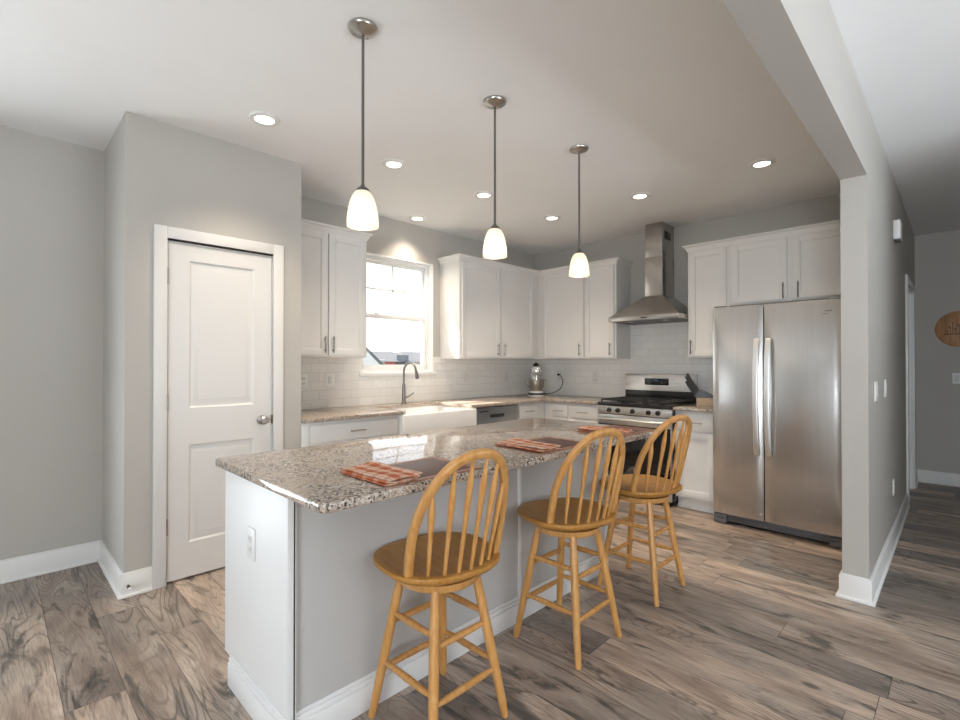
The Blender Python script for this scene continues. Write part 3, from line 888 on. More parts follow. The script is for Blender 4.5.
# ------------------------------------------------------------------ range hood
hx, hy0, hy1 = 4.515, 1.866, 2.600
cx0, cy0, cy1 = 4.735, 2.120, 2.306
t = thing('range_hood', 'pyramid-shaped stainless range hood with a tall chimney above the range', 'range hood', (4.75, 2.21, 1.745))
MB().box(hx, XB - .009, hy0, hy1, 1.745, 1.790, .003).build('rim', 'hood_steel', t)
V = [(hx + .004, hy0 + .004, 1.788), (hx + .004, hy1 - .004, 1.788), (XB - .009, hy1 - .004, 1.788), (XB - .009, hy0 + .004, 1.788)]
n = 8; rings = []
vv = []
for k in range(n + 1):
    f = k / n; z = 1.788 + .215 * f; g = 1 - (1 - f) ** 1.0
    x = hx + .004 + (cx0 - .006 - hx - .004) * g; ya_ = hy0 + .004 + (cy0 - .006 - hy0 - .004) * g; yb_ = hy1 - .004 + (cy1 + .006 - hy1 + .004) * g
    vv += [(x, ya_, z), (x, yb_, z), (XB - .009, yb_, z), (XB - .009, ya_, z)]
ff = []
for k in range(n):
    for q in range(4):
        a = 4 * k + q; b_ = 4 * k + (q + 1) % 4; ff.append((a, b_, b_ + 4, a + 4))
ff += [(0, 1, 2, 3), tuple(4 * n + q for q in range(4))]
MB().faces(vv, ff).build('canopy', 'hood_steel', t, smooth=20)
ch = MB().box(cx0, XB - .009, cy0, cy1, 1.995, 2.40, .002).box(cx0 + .004, XB - .009, cy0 + .004, cy1 - .004, 2.40, H - .002, .002).build('chimney', 'hood_steel', t)
MB().box(cx0 + .06, cx0 + .20, cy0 + .001, cy0 + .006, 2.58, 2.66, .001).build('vent_grille', 'black_plastic', ch)
MB().box(hx + .03, XB - .03, hy0 + .03, hy1 - .03, 1.741, 1.747).build('filter', 'grey_plastic', t)
MB().box(hx - .002, hx + .002, 2.18, 2.245, 1.762, 1.773, .0005).build('switch_strip', 'black_plastic', t)
for y in (2.05, 2.42):
    MB().lathe([(0, 0), (.028, 0), (.028, .004), (0, .004)], (4.66, y, 1.738), 16).build('hood_lamp', 'off_white_plastic', t)

# ------------------------------------------------------------------ refrigerator
GX, GY0, GY1, GS = 4.215, .575, 1.466, 1.088
t = thing('refrigerator', 'tall side-by-side stainless refrigerator beside the grey divider wall', 'refrigerator', (4.6, 1.02, 0))
MB().box(GX + .075, XB - .03, GY0 + .006, GY1 - .006, .03, 1.765, .004).build('case', 'grey_plastic', t)


def fridge_door(y0, y1, nm):
    b = bmesh.new(); n = 14; dep = .07
    A = []
    for k in range(n + 1):
        y = y0 + (y1 - y0) * k / n; f = 2 * k / n - 1
        x = GX + .010 * f * f + (.010 * (abs(f) ** 14))
        A.append((x, y))
    poly = [(GX + dep, y0)] + A + [(GX + dep, y1)]
    return MB().prism(poly, .088, 1.776, .006).build(nm, 'fridge_steel', t, smooth=30)


dl = fridge_door(GS + .004, GY1, 'freezer_door'); dr = fridge_door(GY0, GS - .004, 'fridge_door')
for par, y in ((dl, GS + .040), (dr, GS - .040)):
    pts = []
    for k in range(25):
        f = k / 24; z = .605 + .90 * f
        bow = math.sin(PI * f) ** .5 if 0 < f < 1 else 0
        pts.append((GX - .012 - .048 * bow, y, z))
    MB().tube(pts, 1.0, 16, flat=(.021, .011), up_hint=(1, 0, 0)).build('handle', 'handle_satin', par)
    hc = MB()
    for z in (.615, 1.495): hc.box(GX - .016, GX + .014, y - .014, y + .014, z - .018, z + .018, .004)
    hc.build('handle_mount', 'dark_nickel', par)
gr = MB().box(GX + .05, GX + .07, GY0 + .05, GY1 - .05, .022, .082, .002)
for k in range(3): gr.box(GX + .040, GX + .055, GY0 + .10, GY1 - .10, .030 + k * .016, .038 + k * .016, .001)
gr.build('toe_grille', 'grey_plastic', t)
for y0, y1 in ((GY0 + .004, GY0 + .10), (GY1 - .10, GY1 - .004)):
    MB().box(GX + .012, GX + .10, y0, y1, .006, .045, .006).box(GX + .018, GX + .10, y0, y1, .047, .080, .006).build('foot_cover', 'grey_plastic', t)
    MB().box(GX + .09, GX + .18, y0, y1, 0, .03).build('roller', 'black_plastic', t)
    MB().box(GX + .02, GX + .13, y0 + .005, y1 - .005, 1.766, 1.788, .006).build('hinge_cover', 'grey_plastic', t)


def text(par, body, size, pos, mat, ext=.0008):
    cu = bpy.data.curves.new('txt', 'FONT'); cu.body = body; cu.size = size; cu.extrude = ext; cu.align_x = 'CENTER'
    o = bpy.data.objects.new('txt', cu); COL.objects.link(o)
    bpy.context.view_layer.update()
    me = bpy.data.meshes.new_from_object(o.evaluated_get(bpy.context.evaluated_depsgraph_get()))
    bpy.data.objects.remove(o)
    mb = MB(); mb.bm.from_mesh(me)
    for v in mb.bm.verts:                  # facing -x: text x runs to -y, text y runs up
        v.co = Vector((pos[0] - v.co.z, pos[1] - v.co.x, pos[2] + v.co.y))
    return mb


lg = text(dr, 'Whirlpool', .019, (GX + .0035, .690, 1.690), 'logo_ink')
arc = [(GX + .003, .690 + .03 - .052 * k / 10, 1.680 - .008 * math.sin(PI * k / 10)) for k in range(11)]
lg.tube(arc, [.0004 + .0012 * math.sin(PI * k / 10) for k in range(11)], 6)
lg.build('badge', 'logo_ink', dr)

# ------------------------------------------------------------------ island
IX0, IX1, IY0, IY1 = .655, 2.815, 1.270, 2.215
poly = [(IX0, IY0), (IX1, IY0), (IX1, IY1), (IX0, IY1)]
tag(MB().prism(rounded(poly, [.03] * 4), CT, .92, .006, seg=3).build('island_worktop', 'granite'), 'long speckled granite worktop on the white kitchen island', 'worktop', tg)
ix0, ix1, iy0, iy1 = .70, 2.775, 1.612, 2.185
t = thing('kitchen_island', 'white kitchen island with panelled back and baseboard, behind the oak stools', 'island', ((ix0 + ix1) / 2, (iy0 + iy1) / 2, 0))
MB().box(ix0 + .02, ix1 - .02, iy0 + .02, iy1, .105, CT - .002).box(ix0 + .02, ix1 - .02, iy0 + .02, iy1 - .06, 0, .105).build('carcass', 'island_paint', t)
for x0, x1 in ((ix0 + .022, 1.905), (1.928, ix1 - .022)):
    MB().box(x0, x1, iy0 + .004, iy0 + .021, .0, CT - .002).build('back_panel', 'island_back_grey_shaded', t)
MB().box(1.905, 1.928, iy0 - .004, iy0 + .021, .0, CT - .002, .003).build('seam_trim', 'island_paint', t)
for x0, x1 in ((ix0, ix0 + .02), (ix1 - .02, ix1)):
    ep = MB()
    pl = [(iy0 - .012, 0), (2.136, 0), (2.136, .108), (2.210, .108), (2.210, CT - .002), (iy0 - .012, CT - .002)]
    ep.prism(pl, x0, x1, .0015)
    for v in ep.bm.verts: v.co = Vector((v.co.z, v.co.x, v.co.y))
    bmesh.ops.recalc_face_normals(ep.bm, faces=ep.bm.faces)
    ep.build('end_panel', 'island_paint', t)
MB().box(ix0 + .0205, ix0 + .0295, iy0 - .014, iy0 + .003, .0, CT - .002).build('corner_strip', 'island_paint', t)
MB().box(ix0 + .021, ix0 + .026, iy0 - .0145, iy0 - .013, 0, CT - .003).build('corner_gap_shade', 'gap_shade', t)  # flat dark strip laid over the corner as the shade of a gap


def island_bb(mb, ax, u0, u1, n, sgn):
    mb.fbox(ax, u0, u1, n, n + sgn * .013, 0, .092, .001); mb.fbox(ax, u0, u1, n, n + sgn * .010, .092, .112, .004); mb.fbox(ax, u0, u1, n, n + sgn * .006, .112, .128, .003)


b = MB(); island_bb(b, 'Y', ix0 + .03, 1.905, iy0 + .004, -1); island_bb(b, 'Y', 1.928, ix1 - .03, iy0 + .004, -1)
b.fbox('Y', 1.905, 1.928, iy0 - .004, iy0 - .009, 0, .1); b.build('baseboard', 'island_paint', t)
b = MB(); island_bb(b, 'X', iy0 - .012, 2.136, ix0, -1); b.build('baseboard', 'island_paint', t)
for k in range(4):
    u0 = ix0 + .03 + k * .505
    d = MB(); d.box(u0 + .006, u0 + .499, iy1, iy1 + .019, .125, CT - .012, .002); d.build('door', 'island_paint', t)


# ------------------------------------------------------------------ outlets and switches
def plate(label, ax, u, n, z, sgn, kind, mat='white_plastic', w=.072, h=.116, gang=1, name=None, group='wall plates'):
    """a wall plate with the devices set in it. sgn: side it faces along the normal"""
    w = w + (gang - 1) * .046
    loc = (u, n, z) if ax == 'Y' else (n, u, z)
    nm = name or ('electrical_outlet' if kind == 'outlet' else 'light_switch')
    t = thing(nm, label, 'outlet' if kind == 'outlet' else 'switch', loc, group)
    MB().fbox(ax, u - w / 2, u + w / 2, n, n + sgn * .006, z - h / 2, z + h / 2, .002).build('cover_plate', mat, t)
    for g in range(gang):
        uu = u + (g - (gang - 1) / 2) * .046
        if kind == 'outlet':
            for dz in (-.020, .020):
                rc = MB().fbox(ax, uu - .017, uu + .017, n + sgn * .0055, n + sgn * .008, z + dz - .014, z + dz + .014, .001).build('receptacle', 'off_white_plastic', t)
                sl = MB()
                for du in (-.006, .006): sl.fbox(ax, uu + du - .001, uu + du + .001, n + sgn * .0078, n + sgn * .0084, z + dz - .004, z + dz + .006)
                sl.build('slot', 'grey_plastic', rc)
        else:
            MB().fbox(ax, uu - .0165, uu + .0165, n + sgn * .0055, n + sgn * .010, z - .033, z + .033, .0015).build('rocker', 'off_white_plastic', t)
    return t


ty, tx = YW - .008, XB - .008
plate('white outlet on the tile beside the pantry corner, left of the grey switch plate', 'Y', 1.872, ty, 1.166, -1, 'outlet')
plate('white-framed switch plate on the tile under the left wall cabinet', 'Y', 2.118, ty, 1.168, -1, 'switch', 'white_plastic', .095, .12)
plate('outlet on the tile right of the faucet, nearer the window', 'Y', 3.80, ty, 1.160, -1, 'outlet', 'off_white_plastic')
plate('outlet on the tile of the window wall, nearer the stand mixer', 'Y', 4.49, ty, 1.155, -1, 'outlet', 'off_white_plastic')
plate('outlet on the tile left of the range, below the corner cabinet', 'X', 3.06, tx, 1.155, -1, 'outlet', 'off_white_plastic')
oc = plate('outlet behind the stand mixer with the black plug in it', 'X', 3.575, tx, 1.155, -1, 'outlet', 'off_white_plastic')
plate('white outlet on the end panel of the island', 'X', 1.912, ix0, .634, -1, 'outlet', 'island_paint', .075, .118)
plate('wide white switch plate on the divider wall, nearer its corner', 'Y', 3.70, Y2, 1.150, -1, 'switch', 'white_plastic', gang=2)
plate('narrow white switch plate on the divider wall, nearer the hall', 'Y', 4.20, Y2, 1.150, -1, 'switch', 'white_plastic')
plate('white outlet low on the divider wall above the baseboard', 'Y', 4.72, Y2, .40, -1, 'outlet', 'white_plastic')
plate('white switch plate on the hall end wall below the round wooden plaque', 'X', .030, XH, 1.155, -1, 'switch', 'white_plastic')

t = thing('door_chime', 'white chime box high on the divider wall near the ceiling', 'door chime', (4.90, Y2, 2.26))
MB().box(4.82, 4.98, Y2 - .045, Y2, 2.26, 2.405, .008).build('cover', 'white_plastic', t)
MB().box(4.84, 4.96, Y2 - .042, Y2 - .004, 2.252, 2.262, .002).build('grille', 'grey_plastic', t)

# door stop on the pantry baseboard
t = thing('door_stop', 'small dark spring door stop on the pantry baseboard', 'door stop', (.549, YP - .014, .062))
sp_ = [(.549 + .007 * math.cos(k * .9), YP - .014 - .0011 * k, .062 + .007 * math.sin(k * .9)) for k in range(50)]
MB().tube(sp_, .0016, 6).build('spring', 'bronze', t)

q_ = MB().lathe([(0, 0), (.009, 0), (.009, .012), (.006, .015), (0, .015)], (0, 0, 0), 12)
for v in q_.bm.verts: v.co = Vector((.549 + v.co.x, YP - .066 - v.co.z, .062 + v.co.y))
q_.build('rubber_tip', 'white_plastic', t)

# round plaque in the hall
pc = (XH - .024, .010, 1.685); pr = .188
t = thing('round_plaque', 'round wooden plaque with dark engraving on the hall end wall', 'wall decoration', (XH, pc[1], pc[2] - pr))
q_ = MB().lathe([(0, 0), (pr, 0), (pr + .002, .006), (pr, .018), (pr - .008, .022), (0, .022)], (0, 0, 0), 48)
for v in q_.bm.verts: v.co = Vector((XH - v.co.z - .001, pc[1] + v.co.x, pc[2] + v.co.y))
q_.build('disc', 'plaque_wood', t)
en = MB(); xx = XH - .0235


def mark(y0, y1, z0, z1): en.box(xx - .001, xx + .002, pc[1] + y0, pc[1] + y1, pc[2] + z0, pc[2] + z1)


mark(-.13, .12, -.060, -.050)
for y0, y1, z1 in ((.085, .105, -.01), (.060, .085, .025), (.045, .060, .075), (.020, .045, .01), (-.005, .020, .045), (-.035, -.005, -.005), (-.065, -.035, .035), (-.095, -.065, .0)):
    mark(y0 + .003, y1 - .003, z1 - .012, z1); mark(y0 + .003, y0 + .008, -.05, z1)
en.build('engraving', 'burnt_wood', t)

# ------------------------------------------------------------------ ceiling lights
def spot(par, loc, power, col, angle, blend, rad):
    d = bpy.data.lights.new('lamp_light', 'SPOT'); d.energy = power; d.color = col; d.spot_size = R(angle); d.spot_blend = blend; d.shadow_soft_size = rad
    o = bpy.data.objects.new('lamp_light', d); COL.objects.link(o); o.parent = par
    o.location = Vector(loc) - par.location
    return o


can = None
cans = [(1.117, 2.878, 'recessed ceiling light in front of the pantry wall'), (2.022, 2.872, 'recessed ceiling light between the two nearer pendants, on the sink side'),
        (2.945, 3.786, 'recessed ceiling light close above the kitchen window'), (2.930, 2.860, 'recessed ceiling light partly hidden behind the middle pendant rod'),
        (3.863, 2.837, 'recessed ceiling light left of the farthest pendant rod, towards the corner'), (3.883, 1.933, 'recessed ceiling light in front of the range hood'),
        (3.865, 1.000, 'recessed ceiling light in front of the refrigerator, near the beam')]
for x, y, lb in cans:
    if can is None:
        can = thing('recessed_light', lb, 'ceiling light', (x, y, H - .012), 'recessed ceiling lights'); root0 = (x, y)
        MB().lathe([(.054, .0115), (.050, .006), (.056, 0), (.080, .003), (.086, .0085), (.086, .0118), (.054, .0118)], (x, y, H - .012), 40).build('trim_ring', 'white_plastic', can)
        MB().lathe([(0, .004), (.052, .0045), (.052, .0105), (0, .0105)], (x, y, H - .012), 32).build('lens', 'recessed_glow', can)
        spot(can, (x, y, H - .02), 52, (1, .84, .66), 108, 1.0, .05)
    else: dup(can, (x, y, H - .012), lb)

# ------------------------------------------------------------------ pendants
pend = None
for x, y, lb in ((1.108, 1.80, 'nearest of the three glass pendant lamps over the island'), (1.927, 1.797, 'middle one of the three glass pendant lamps over the island'), (2.745, 1.795, 'pendant lamp of frosted glass farthest along the island, nearest the range')):
    if pend is None:
        pend = thing('pendant_lamp', lb, 'pendant lamp', (x, y, 1.878), 'glass pendant lamps')
        cn = MB().lathe([(0, -.032), (.012, -.032), (.018, -.028), (.032, -.024), (.040, -.017), (.058, -.013), (.062, -.006), (.062, 0), (0, 0)], (x, y, H), 40).build('canopy', 'nickel', pend)
        for a in (0.6, 0.6 + PI):
            MB().lathe([(0, -.006), (.004, -.005), (.005, 0), (0, 0)], (x + .048 * math.cos(a), y + .048 * math.sin(a), H - .0125), 10).build('screw', 'dark_nickel', cn)
        MB().tube([(x, y, 2.062), (x, y, H - .028)], .0062, 14).build('rod', 'dark_nickel', pend)
        MB().lathe([(0, .030), (.008, .030), (.010, .022), (.020, .016), (.030, .004), (.031, 0), (.029, -.004), (.0, -.004)], (x, y, 2.045), 28).build('socket_cap', 'dark_nickel', pend)
        prof = [(.0275, .150), (.036, .142), (.046, .124), (.055, .098), (.061, .066), (.065, .036), (.066, .013), (.0655, 0)]
        sh = MB().lathe(prof, (x, y, 1.896), 40); sh.build('glass_shade', 'frosted_shade', pend, smooth=60)
        MB().lathe([(0, -.055), (.012, -.053), (.024, -.042), (.030, -.026), (.029, -.010), (.020, .010), (.014, .028), (.013, .06), (0, .06)], (x, y, 1.976), 24).build('bulb', 'bulb_glow', pend)
        d = bpy.data.lights.new('lamp_light', 'POINT'); d.energy = .55; d.color = (1, .82, .60); d.shadow_soft_size = .03
        o = bpy.data.objects.new('lamp_light', d); COL.objects.link(o); o.parent = pend; o.location = (0, 0, .045)
    else: dup(pend, (x, y, 1.878), lb)

# ------------------------------------------------------------------ bar stools
SEAT = .607


def make_stool(loc, label, a):
    t = thing('bar_stool', label, 'stool', loc, 'honey oak swivel bar stools')
    cx, cy, _ = loc

    def L(x, y, z): return (cx + x, cy + y, z)
    ft, tp, zt = .176, .098, .530
    legp = lambda sx, sy, z: (sx * (ft + (tp - ft) * z / zt), sy * (ft + (tp - ft) * z / zt))
    for sx in (-1, 1):
        for sy in (-1, 1):
            zs = [0, .01, .06, .25, .42, .50, zt]; rs = [.0125, .0142, .0155, .0182, .0180, .0165, .0165]
            MB().tube([L(*legp(sx, sy, z), z) for z in zs], rs, 14).build('leg', 'honey_oak', t)
    for sgn in (-1, 1):
        for z in (.180, .352):                    # along x
            p0 = legp(-1, sgn, z); p1 = legp(1, sgn, z)
            P0, P1 = Vector(L(p0[0], p0[1], z)), Vector(L(p1[0], p1[1], z))
            MB().tube([P0.lerp(P1, f) for f in (0, .05, .2, .5, .8, .95, 1)], [.0075, .0085, .0115, .0130, .0115, .0085, .0075], 12).build('stretcher', 'honey_oak', t)
        for z in (.208, .388):                    # along y
            p0 = legp(sgn, -1, z); p1 = legp(sgn, 1, z)
            P0, P1 = Vector(L(p0[0], p0[1], z)), Vector(L(p1[0], p1[1], z))
            MB().tube([P0.lerp(P1, f) for f in (0, .05, .2, .5, .8, .95, 1)], [.0075, .0085, .0115, .0130, .0115, .0085, .0075], 12).build('stretcher', 'honey_oak', t)
    MB().lathe([(0, zt - .012), (.135, zt - .012), (.150, zt - .004), (.155, zt + .008), (.155, zt + .022), (0, zt + .022)], L(0, 0, 0), 40).build('leg_platform', 'honey_oak', t)
    MB().lathe([(0, zt + .022), (.10, zt + .022), (.10, zt + .030), (0, zt + .030)], L(0, 0, 0), 28).build('swivel_plate', 'black_plastic', t)
    # seat: broad rounded shield with a shallow dish (back towards -y before turning)
    b = MB(); seg = 56; rows = []
    z0 = zt + .029; zt_ = SEAT
    prof = [(0, z0, 0), (.66, z0, 0), (.80, z0 + .006, 0), (.93, z0 + .018, 0), (.99, z0 + .030, 0), (1.0, z0 + .038, 0), (.992, zt_ - .003, 0), (.965, zt_, 0), (.86, zt_ - .003, 0), (.6, zt_ - .009, 0), (.3, zt_ - .012, 0), (0, zt_ - .012, 0)]

    def rim(th):
        c_, s_ = math.cos(th), math.sin(th)
        e = 2.6
        a_ = .226 + .012 * s_
        r = (abs(c_ / a_) ** e + abs(s_ / .210) ** e) ** (-1 / e)
        return r * c_, r * s_ + .004
    V = []; Fc = []
    for f, z, _q in prof:
        for k in range(seg):
            x, y = rim(2 * PI * k / seg); V.append(L(x * f, y * f, z))
    for i in range(len(prof) - 1):
        for k in range(seg): Fc.append((i * seg + k, i * seg + (k + 1) % seg, (i + 1) * seg + (k + 1) % seg, (i + 1) * seg + k))
    b.faces(V, Fc); bmesh.ops.remove_doubles(b.bm, verts=b.bm.verts, dist=1e-5)
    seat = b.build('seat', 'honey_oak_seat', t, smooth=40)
    # bent bow
    Hb = .426; yb = -.106
    def bow(s):
        """s in -1..1 along the bow"""
        th = s * PI / 2
        sn, cs = math.sin(th), math.cos(th)
        x = .177 * math.copysign(abs(sn) ** .86, sn)
        h = Hb * abs(cs) ** .68
        k = h / Hb
        x *= 1 + .045 * math.sin(PI * min(1, k * 1.1))
        yy = yb - .055 * math.sin(min(1, k * 1.3) * PI / 2) * (1 - abs(x / .19) ** 2) - .285 * h * (.75 + .25 * k)
        return x, yy, h
    N = 64; pts = []
    for k in range(N + 1):
        s = -1 + 2 * k / N
        x, yy, h = bow(s); pts.append(Vector(L(x, yy, SEAT - .012 + h)))
    bw = MB().tube(pts, 1.0, 16, flat=(.0135, .0155), up_hint=(1, 0, 0)).build('back_bow', 'honey_oak', t)
    for k in range(6):
        f = (k - 2.5) / 2.5
        xb = .122 * f; ybm = -.182 + .038 * f * f
        xt = .142 * f
        # meet the bow at xt
        best = min((abs(bow(-1 + 2 * q / 400)[0] - xt), q) for q in range(60, 341))[1]
        bx_, by_, bh = bow(-1 + 2 * best / 400)
        P0 = Vector(L(xb, ybm, SEAT - .014)); P1 = Vector(L(bx_, by_, SEAT - .012 + bh))
        fs = (0, .1, .45, .62, .72, .80, .87, .95, 1); rs = (.0064, .0070, .0088, .0108, .0120, .0106, .0066, .0052, .0050)
        MB().tube([P0.lerp(P1, q) for q in fs], list(rs), 12).build('spindle', 'honey_oak', t)
    for ch in t.children:
        if ch.name.split('.')[0] in ('seat', 'back_bow', 'spindle'): ch.rotation_euler.z = a
    return t


STOOLS = [((1.182, 1.390, 0), 'nearest honey oak bar stool, in front of the first placemat', R(-11)),
          ((1.962, 1.352, 0), 'middle honey oak bar stool, pulled up to the second placemat', R(-18)),
          ((2.720, 1.352, 0), 'honey oak bar stool at the far end of the island, nearest the range', R(-16))]
for l, lb, a in STOOLS: make_stool(l, lb, a)


# ------------------------------------------------------------------ placemats and napkins
def placemat(c, a, label):
    t = thing('placemat', label, 'placemat', (c[0], c[1], .9202), 'brown placemats on the island')
    w, d, bd = .205, .148, .026
    MB().box(c[0] - w + bd, c[0] + w - bd, c[1] - d + bd, c[1] + d - bd, .9203, .9228, .0005).build('woven_field', 'placemat_weave', t)
    b = MB()
    b.box(c[0] - w, c[0] + w, c[1] - d, c[1] - d + bd, .9202, .9232, .0008).box(c[0] - w, c[0] + w, c[1] + d - bd, c[1] + d, .9202, .9232, .0008)
    b.box(c[0] - w, c[0] - w + bd, c[1] - d + bd, c[1] + d - bd, .9202, .9232, .0008).box(c[0] + w - bd, c[0] + w, c[1] - d + bd, c[1] + d - bd, .9202, .9232, .0008)
    b.build('border', 'placemat_border', t)
    t.rotation_euler.z = a
    return t


def napkin(c, a, w, d, label, seed):
    """a cloth folded in three: stacked layers joined along one rounded edge, slightly askew"""
    rnd = random.Random(seed); n, mm = 18, 12
    b = bmesh.new()
    lay = 3; th = .0052
    gridz = []
    for l in range(lay):
        ax_, ay_ = rnd.uniform(-.012, .012), rnd.uniform(-.008, .008); sk = rnd.uniform(-.06, .06)
        G = []
        for k in (0, 1):
            rows = []
            for i in range(n + 1):
                row = []
                for j in range(mm + 1):
                    u = -w / 2 + w * i / n; v = -d / 2 + d * j / mm
                    x = u + ax_ + sk * v; y = v + ay_
                    puff = .0022 * math.sin(5 * i / n + seed + l) * math.sin(4 * j / mm + l * 2) * (l + .3)
                    edge = min(i, n - i, j, mm - j); rd = .0012 if edge == 0 else 0
                    z = l * th * 1.12 + (k * (th - rd) if k else rd) + max(0, puff) + (.004 * l * (1 - j / mm) * 0)
                    lift = .006 * max(0, (abs(i / n - .5) - .35)) * 8 * (l / lay) * (1 if i > n / 2 else .3)
                    row.append(b.verts.new((c[0] + x, c[1] + y, .9235 + z + lift)))
                rows.append(row)
            G.append(rows)
        for k in (0, 1):
            for i in range(n):
                for j in range(mm): b.faces.new((G[k][i][j], G[k][i + 1][j], G[k][i + 1][j + 1], G[k][i][j + 1]))
        for i in range(n):
            for j in (0, mm): b.faces.new((G[0][i][j], G[0][i + 1][j], G[1][i + 1][j], G[1][i][j]))
        for j in range(mm):
            for i in (0, n): b.faces.new((G[0][i][j], G[0][i][j + 1], G[1][i][j + 1], G[1][i][j]))
    bmesh.ops.recalc_face_normals(b, faces=b.faces)
    mb = MB(); mb._merge(b)
    o = mb.build('napkin', 'plaid_cotton', origin=(c[0], c[1], .9232), smooth=50)
    o.rotation_euler.z = a
    return tag(o, label, 'napkin', 'plaid napkins on the placemats')


placemat((1.108, 1.437, 0), R(-2), 'dark brown placemat behind the nearest bar stool')
placemat((1.900, 1.440, 0), R(-2), 'brown placemat with rust border, in the middle of the island')
placemat((2.590, 1.440, 0), R(-2), 'brown placemat near the far end of the island, by the range')
napkin((.957, 1.437), R(2), .132, .280, 'folded orange plaid napkin on the nearest placemat, left of the stool', 1)
napkin((1.765, 1.440), R(-3), .125, .285, 'folded orange plaid napkin on the middle placemat', 2)
napkin((2.470, 1.440), R(-3), .125, .280, 'folded orange plaid napkin on the placemat nearest the range', 3)

# ------------------------------------------------------------------ stand mixer
mx_, my_ = 4.64, 3.645
t = thing('stand_mixer', 'silver stand mixer with a steel bowl in the corner of the worktop', 'mixer', (mx_, my_, .92))
fdir = Vector((-1, -1, 0)).normalized(); sdir = Vector((fdir.y, -fdir.x, 0))


def ml(f, s, z): v = Vector((mx_, my_, .92)) + fdir * f + sdir * s; return (v.x, v.y, .92 + z)


def oval(f0, f1, hw, z0, z1, bev):
    pl = []
    for k in range(32):
        a = 2 * PI * k / 32; ca, sa = math.cos(a), math.sin(a)
        ca = math.copysign(abs(ca) ** .7, ca); sa = math.copysign(abs(sa) ** .7, sa)
        p = ml((f0 + f1) / 2 + (f1 - f0) / 2 * ca, hw * sa, 0); pl.append((p[0], p[1]))
    return MB().prism(pl, .92 + z0, .92 + z1, bev)


oval(-.16, .115, .098, 0, .018, .003).build('foot', 'off_white_plastic', t)
oval(-.158, .112, .096, .018, .040, .004).build('foot_band', 'black_plastic', t)
oval(-.156, .110, .095, .040, .062, .006).build('base', 'mixer_silver', t)
oval(-.155, -.075, .050, .06, .26, .010).build('column', 'mixer_silver', t)
MB().lathe([(.0, .066), (.055, .066), (.060, .072), (.072, .085), (.088, .12), (.097, .17), (.100, .205), (.103, .206), (.101, .210), (.094, .204), (.085, .13), (.0, .08)], ml(.015, 0, 0), 36).build('bowl', 'nickel', t)
for s in (-1, 1):
    hp = [ml(.015, s * .096, .195), ml(.015, s * .128, .195), ml(.015, s * .130, .170), ml(.015, s * .115, .125), ml(.015, s * .088, .118)]
    MB().tube(hp, .006, 10).build('bowl_handle', 'nickel', t)
MB().tube([ml(f, 0, z) for f, z in ((-.175, .305), (-.165, .305), (-.14, .305), (-.05, .308), (.04, .308), (.085, .306), (.105, .305))], [.030, .046, .056, .060, .058, .050, .030], 24).build('head', 'mixer_silver', t)
MB().tube([ml(f, 0, z) for f, z in ((.098, .305), (.118, .305), (.124, .305))], [.034, .033, .022], 20).build('hub_cap', 'chrome', t)
MB().tube([ml(f, 0, z) for f, z in ((-.14, .352), (-.10, .372), (-.02, .378), (.04, .372), (.075, .355))], [.020, .028, .030, .028, .018], 16).build('top_cover', 'black_plastic', t)
MB().tube([ml(.015, 0, .26), ml(.015, 0, .13)], [.012, .010], 12).build('beater_shaft', 'chrome', t)
po = Vector((tx - .020, 3.575, 1.175))
cpts = []
ctrl = [Vector(ml(-.02, .09, .045)), Vector(ml(-.05, .22, .06)), Vector((4.93, 3.48, 1.02)), Vector((4.95, 3.50, 1.17)), po]
ctrl = [Vector((4.67, 3.55, .955)), Vector((4.78, 3.46, .945)), Vector((4.90, 3.36, 1.00)), Vector((4.93, 3.46, 1.17)), po]
for k in range(33):
    u = k / 32; P = ctrl[:]
    while len(P) > 1: P = [P[i].lerp(P[i + 1], u) for i in range(len(P) - 1)]
    cpts.append(P[0])
MB().tube(cpts, .0045, 10).build('power_cord', 'black_plastic', t)
MB().box(tx - .034, tx - .0086, 3.575 - .014, 3.575 + .014, 1.163, 1.188, .004).build('plug', 'black_plastic', t)

# ------------------------------------------------------------------ knife block and knives
kb0 = Vector((4.74, 1.70, .9205)); tilt = R(38)
t = thing('knife_block', 'knife block with pale wooden base and black holder, beside the refrigerator', 'knife block', kb0)
ka = Vector((-.35, 1, 0)).normalized()           # the block leans towards the range
kside = Vector((ka.y, -ka.x, 0))


def kp(a, s, z): v = kb0 + ka * a + kside * s; return (v.x, v.y, kb0.z + z)


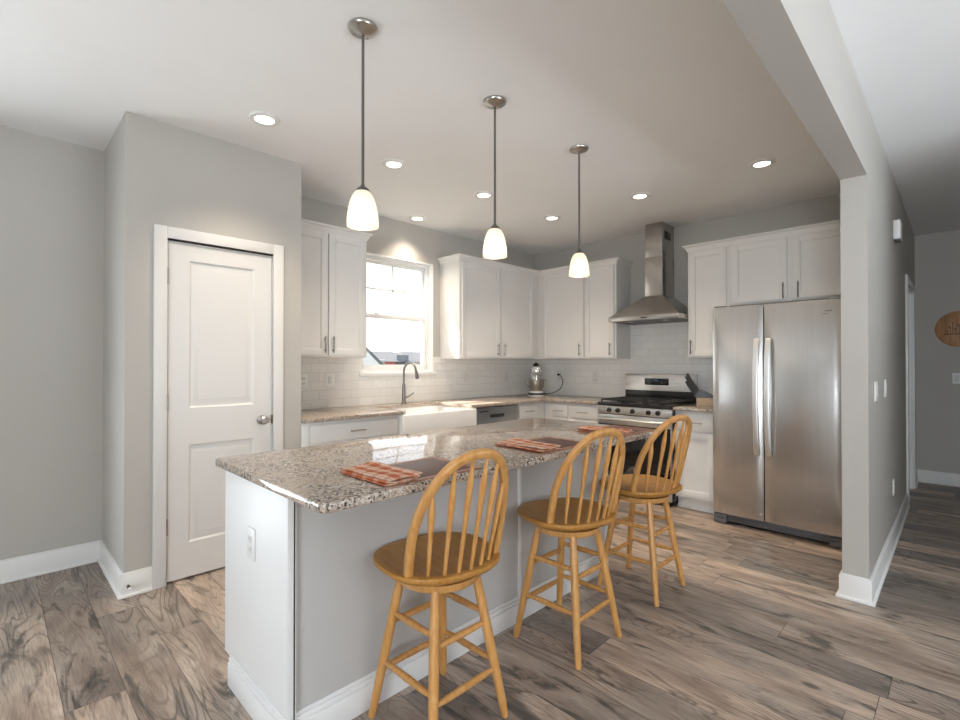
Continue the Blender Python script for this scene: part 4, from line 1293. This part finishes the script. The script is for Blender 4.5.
V = []
outline = [(-.085, 0), (.085, 0), (.085, .072), (-.085, .072)]
for s in (-.058, .058): V += [kp(a, s, z) for a, z in outline]
n = len(outline); Fc = [tuple(range(n)), tuple(range(n, 2 * n))[::-1]] + [(k, (k + 1) % n, n + (k + 1) % n, n + k) for k in range(n)]
bl = MB().faces(V, Fc); bmesh.ops.bevel(bl.bm, geom=bl.bm.edges[:], offset=.003, segments=2, affect='EDGES'); bl.build('base', 'knife_wood', t)
V = []
outline = [(-.075, .0725), (.078, .0725), (.105, .085), (.050, .148), (-.055, .100)]
for s in (-.052, .052): V += [kp(a, s, z) for a, z in outline]
n = len(outline); Fc = [tuple(range(n)), tuple(range(n, 2 * n))[::-1]] + [(k, (k + 1) % n, n + (k + 1) % n, n + k) for k in range(n)]
bl = MB().faces(V, Fc); bmesh.ops.bevel(bl.bm, geom=bl.bm.edges[:], offset=.003, segments=2, affect='EDGES'); bl.build('knife_holder', 'black_plastic', t)
kd = (ka * .095 + Vector((0, 0, .055))).normalized()
kd = (ka * .52 + Vector((0, 0, .85))).normalized()
names = [('topmost', .0)]
krows = [(.30, (-.036, -.012, .012, .036), .125), (.62, (-.036, -.012, .012, .036), .115), (.90, (-.024, 0.0, .024), .10)]
klabels = {(0, 0): 'black knife handle in the highest row of the knife block, at the refrigerator end', (0, 1): 'black knife handle in the highest row, second from the refrigerator end', (0, 2): 'black knife handle in the highest row, second from the range end', (0, 3): 'black knife handle in the highest row of the knife block, at the range end',
           (1, 0): 'black knife handle in the middle row of the block, at the refrigerator end', (1, 1): 'black knife handle in the middle row, second from the refrigerator end', (1, 2): 'black knife handle in the middle row, second from the range end', (1, 3): 'black knife handle in the middle row of the block, at the range end',
           (2, 0): 'black knife handle in the lowest row of the block, at the refrigerator end', (2, 1): 'black knife handle in the centre of the lowest row', (2, 2): 'black knife handle in the lowest row of the block, at the range end'}
for ri, (f, ss, ln) in enumerate(krows):
    for si, s in enumerate(ss):
        fa, fz = .052 + (.104 - .052) * f, .147 + (.087 - .147) * f
        p = Vector(kp(fa, s, fz))
        o_ = thing('kitchen_knife', klabels[(ri, si)], 'knife', p, 'knives in the knife block')
        MB().tube([p + kd * .001, p + kd * .014], .0075, 10).build('bolster', 'chrome', o_)
        ln += .018
        pts = [p + kd * q for q in (.012, .03, .06, ln - .02, ln - .006, ln)]
        MB().tube(pts, [.0075, .0082, .0088, .0100, .0105, .0070], 12, flat=(.75, 1.15)).build('handle', 'knife_handle', o_)
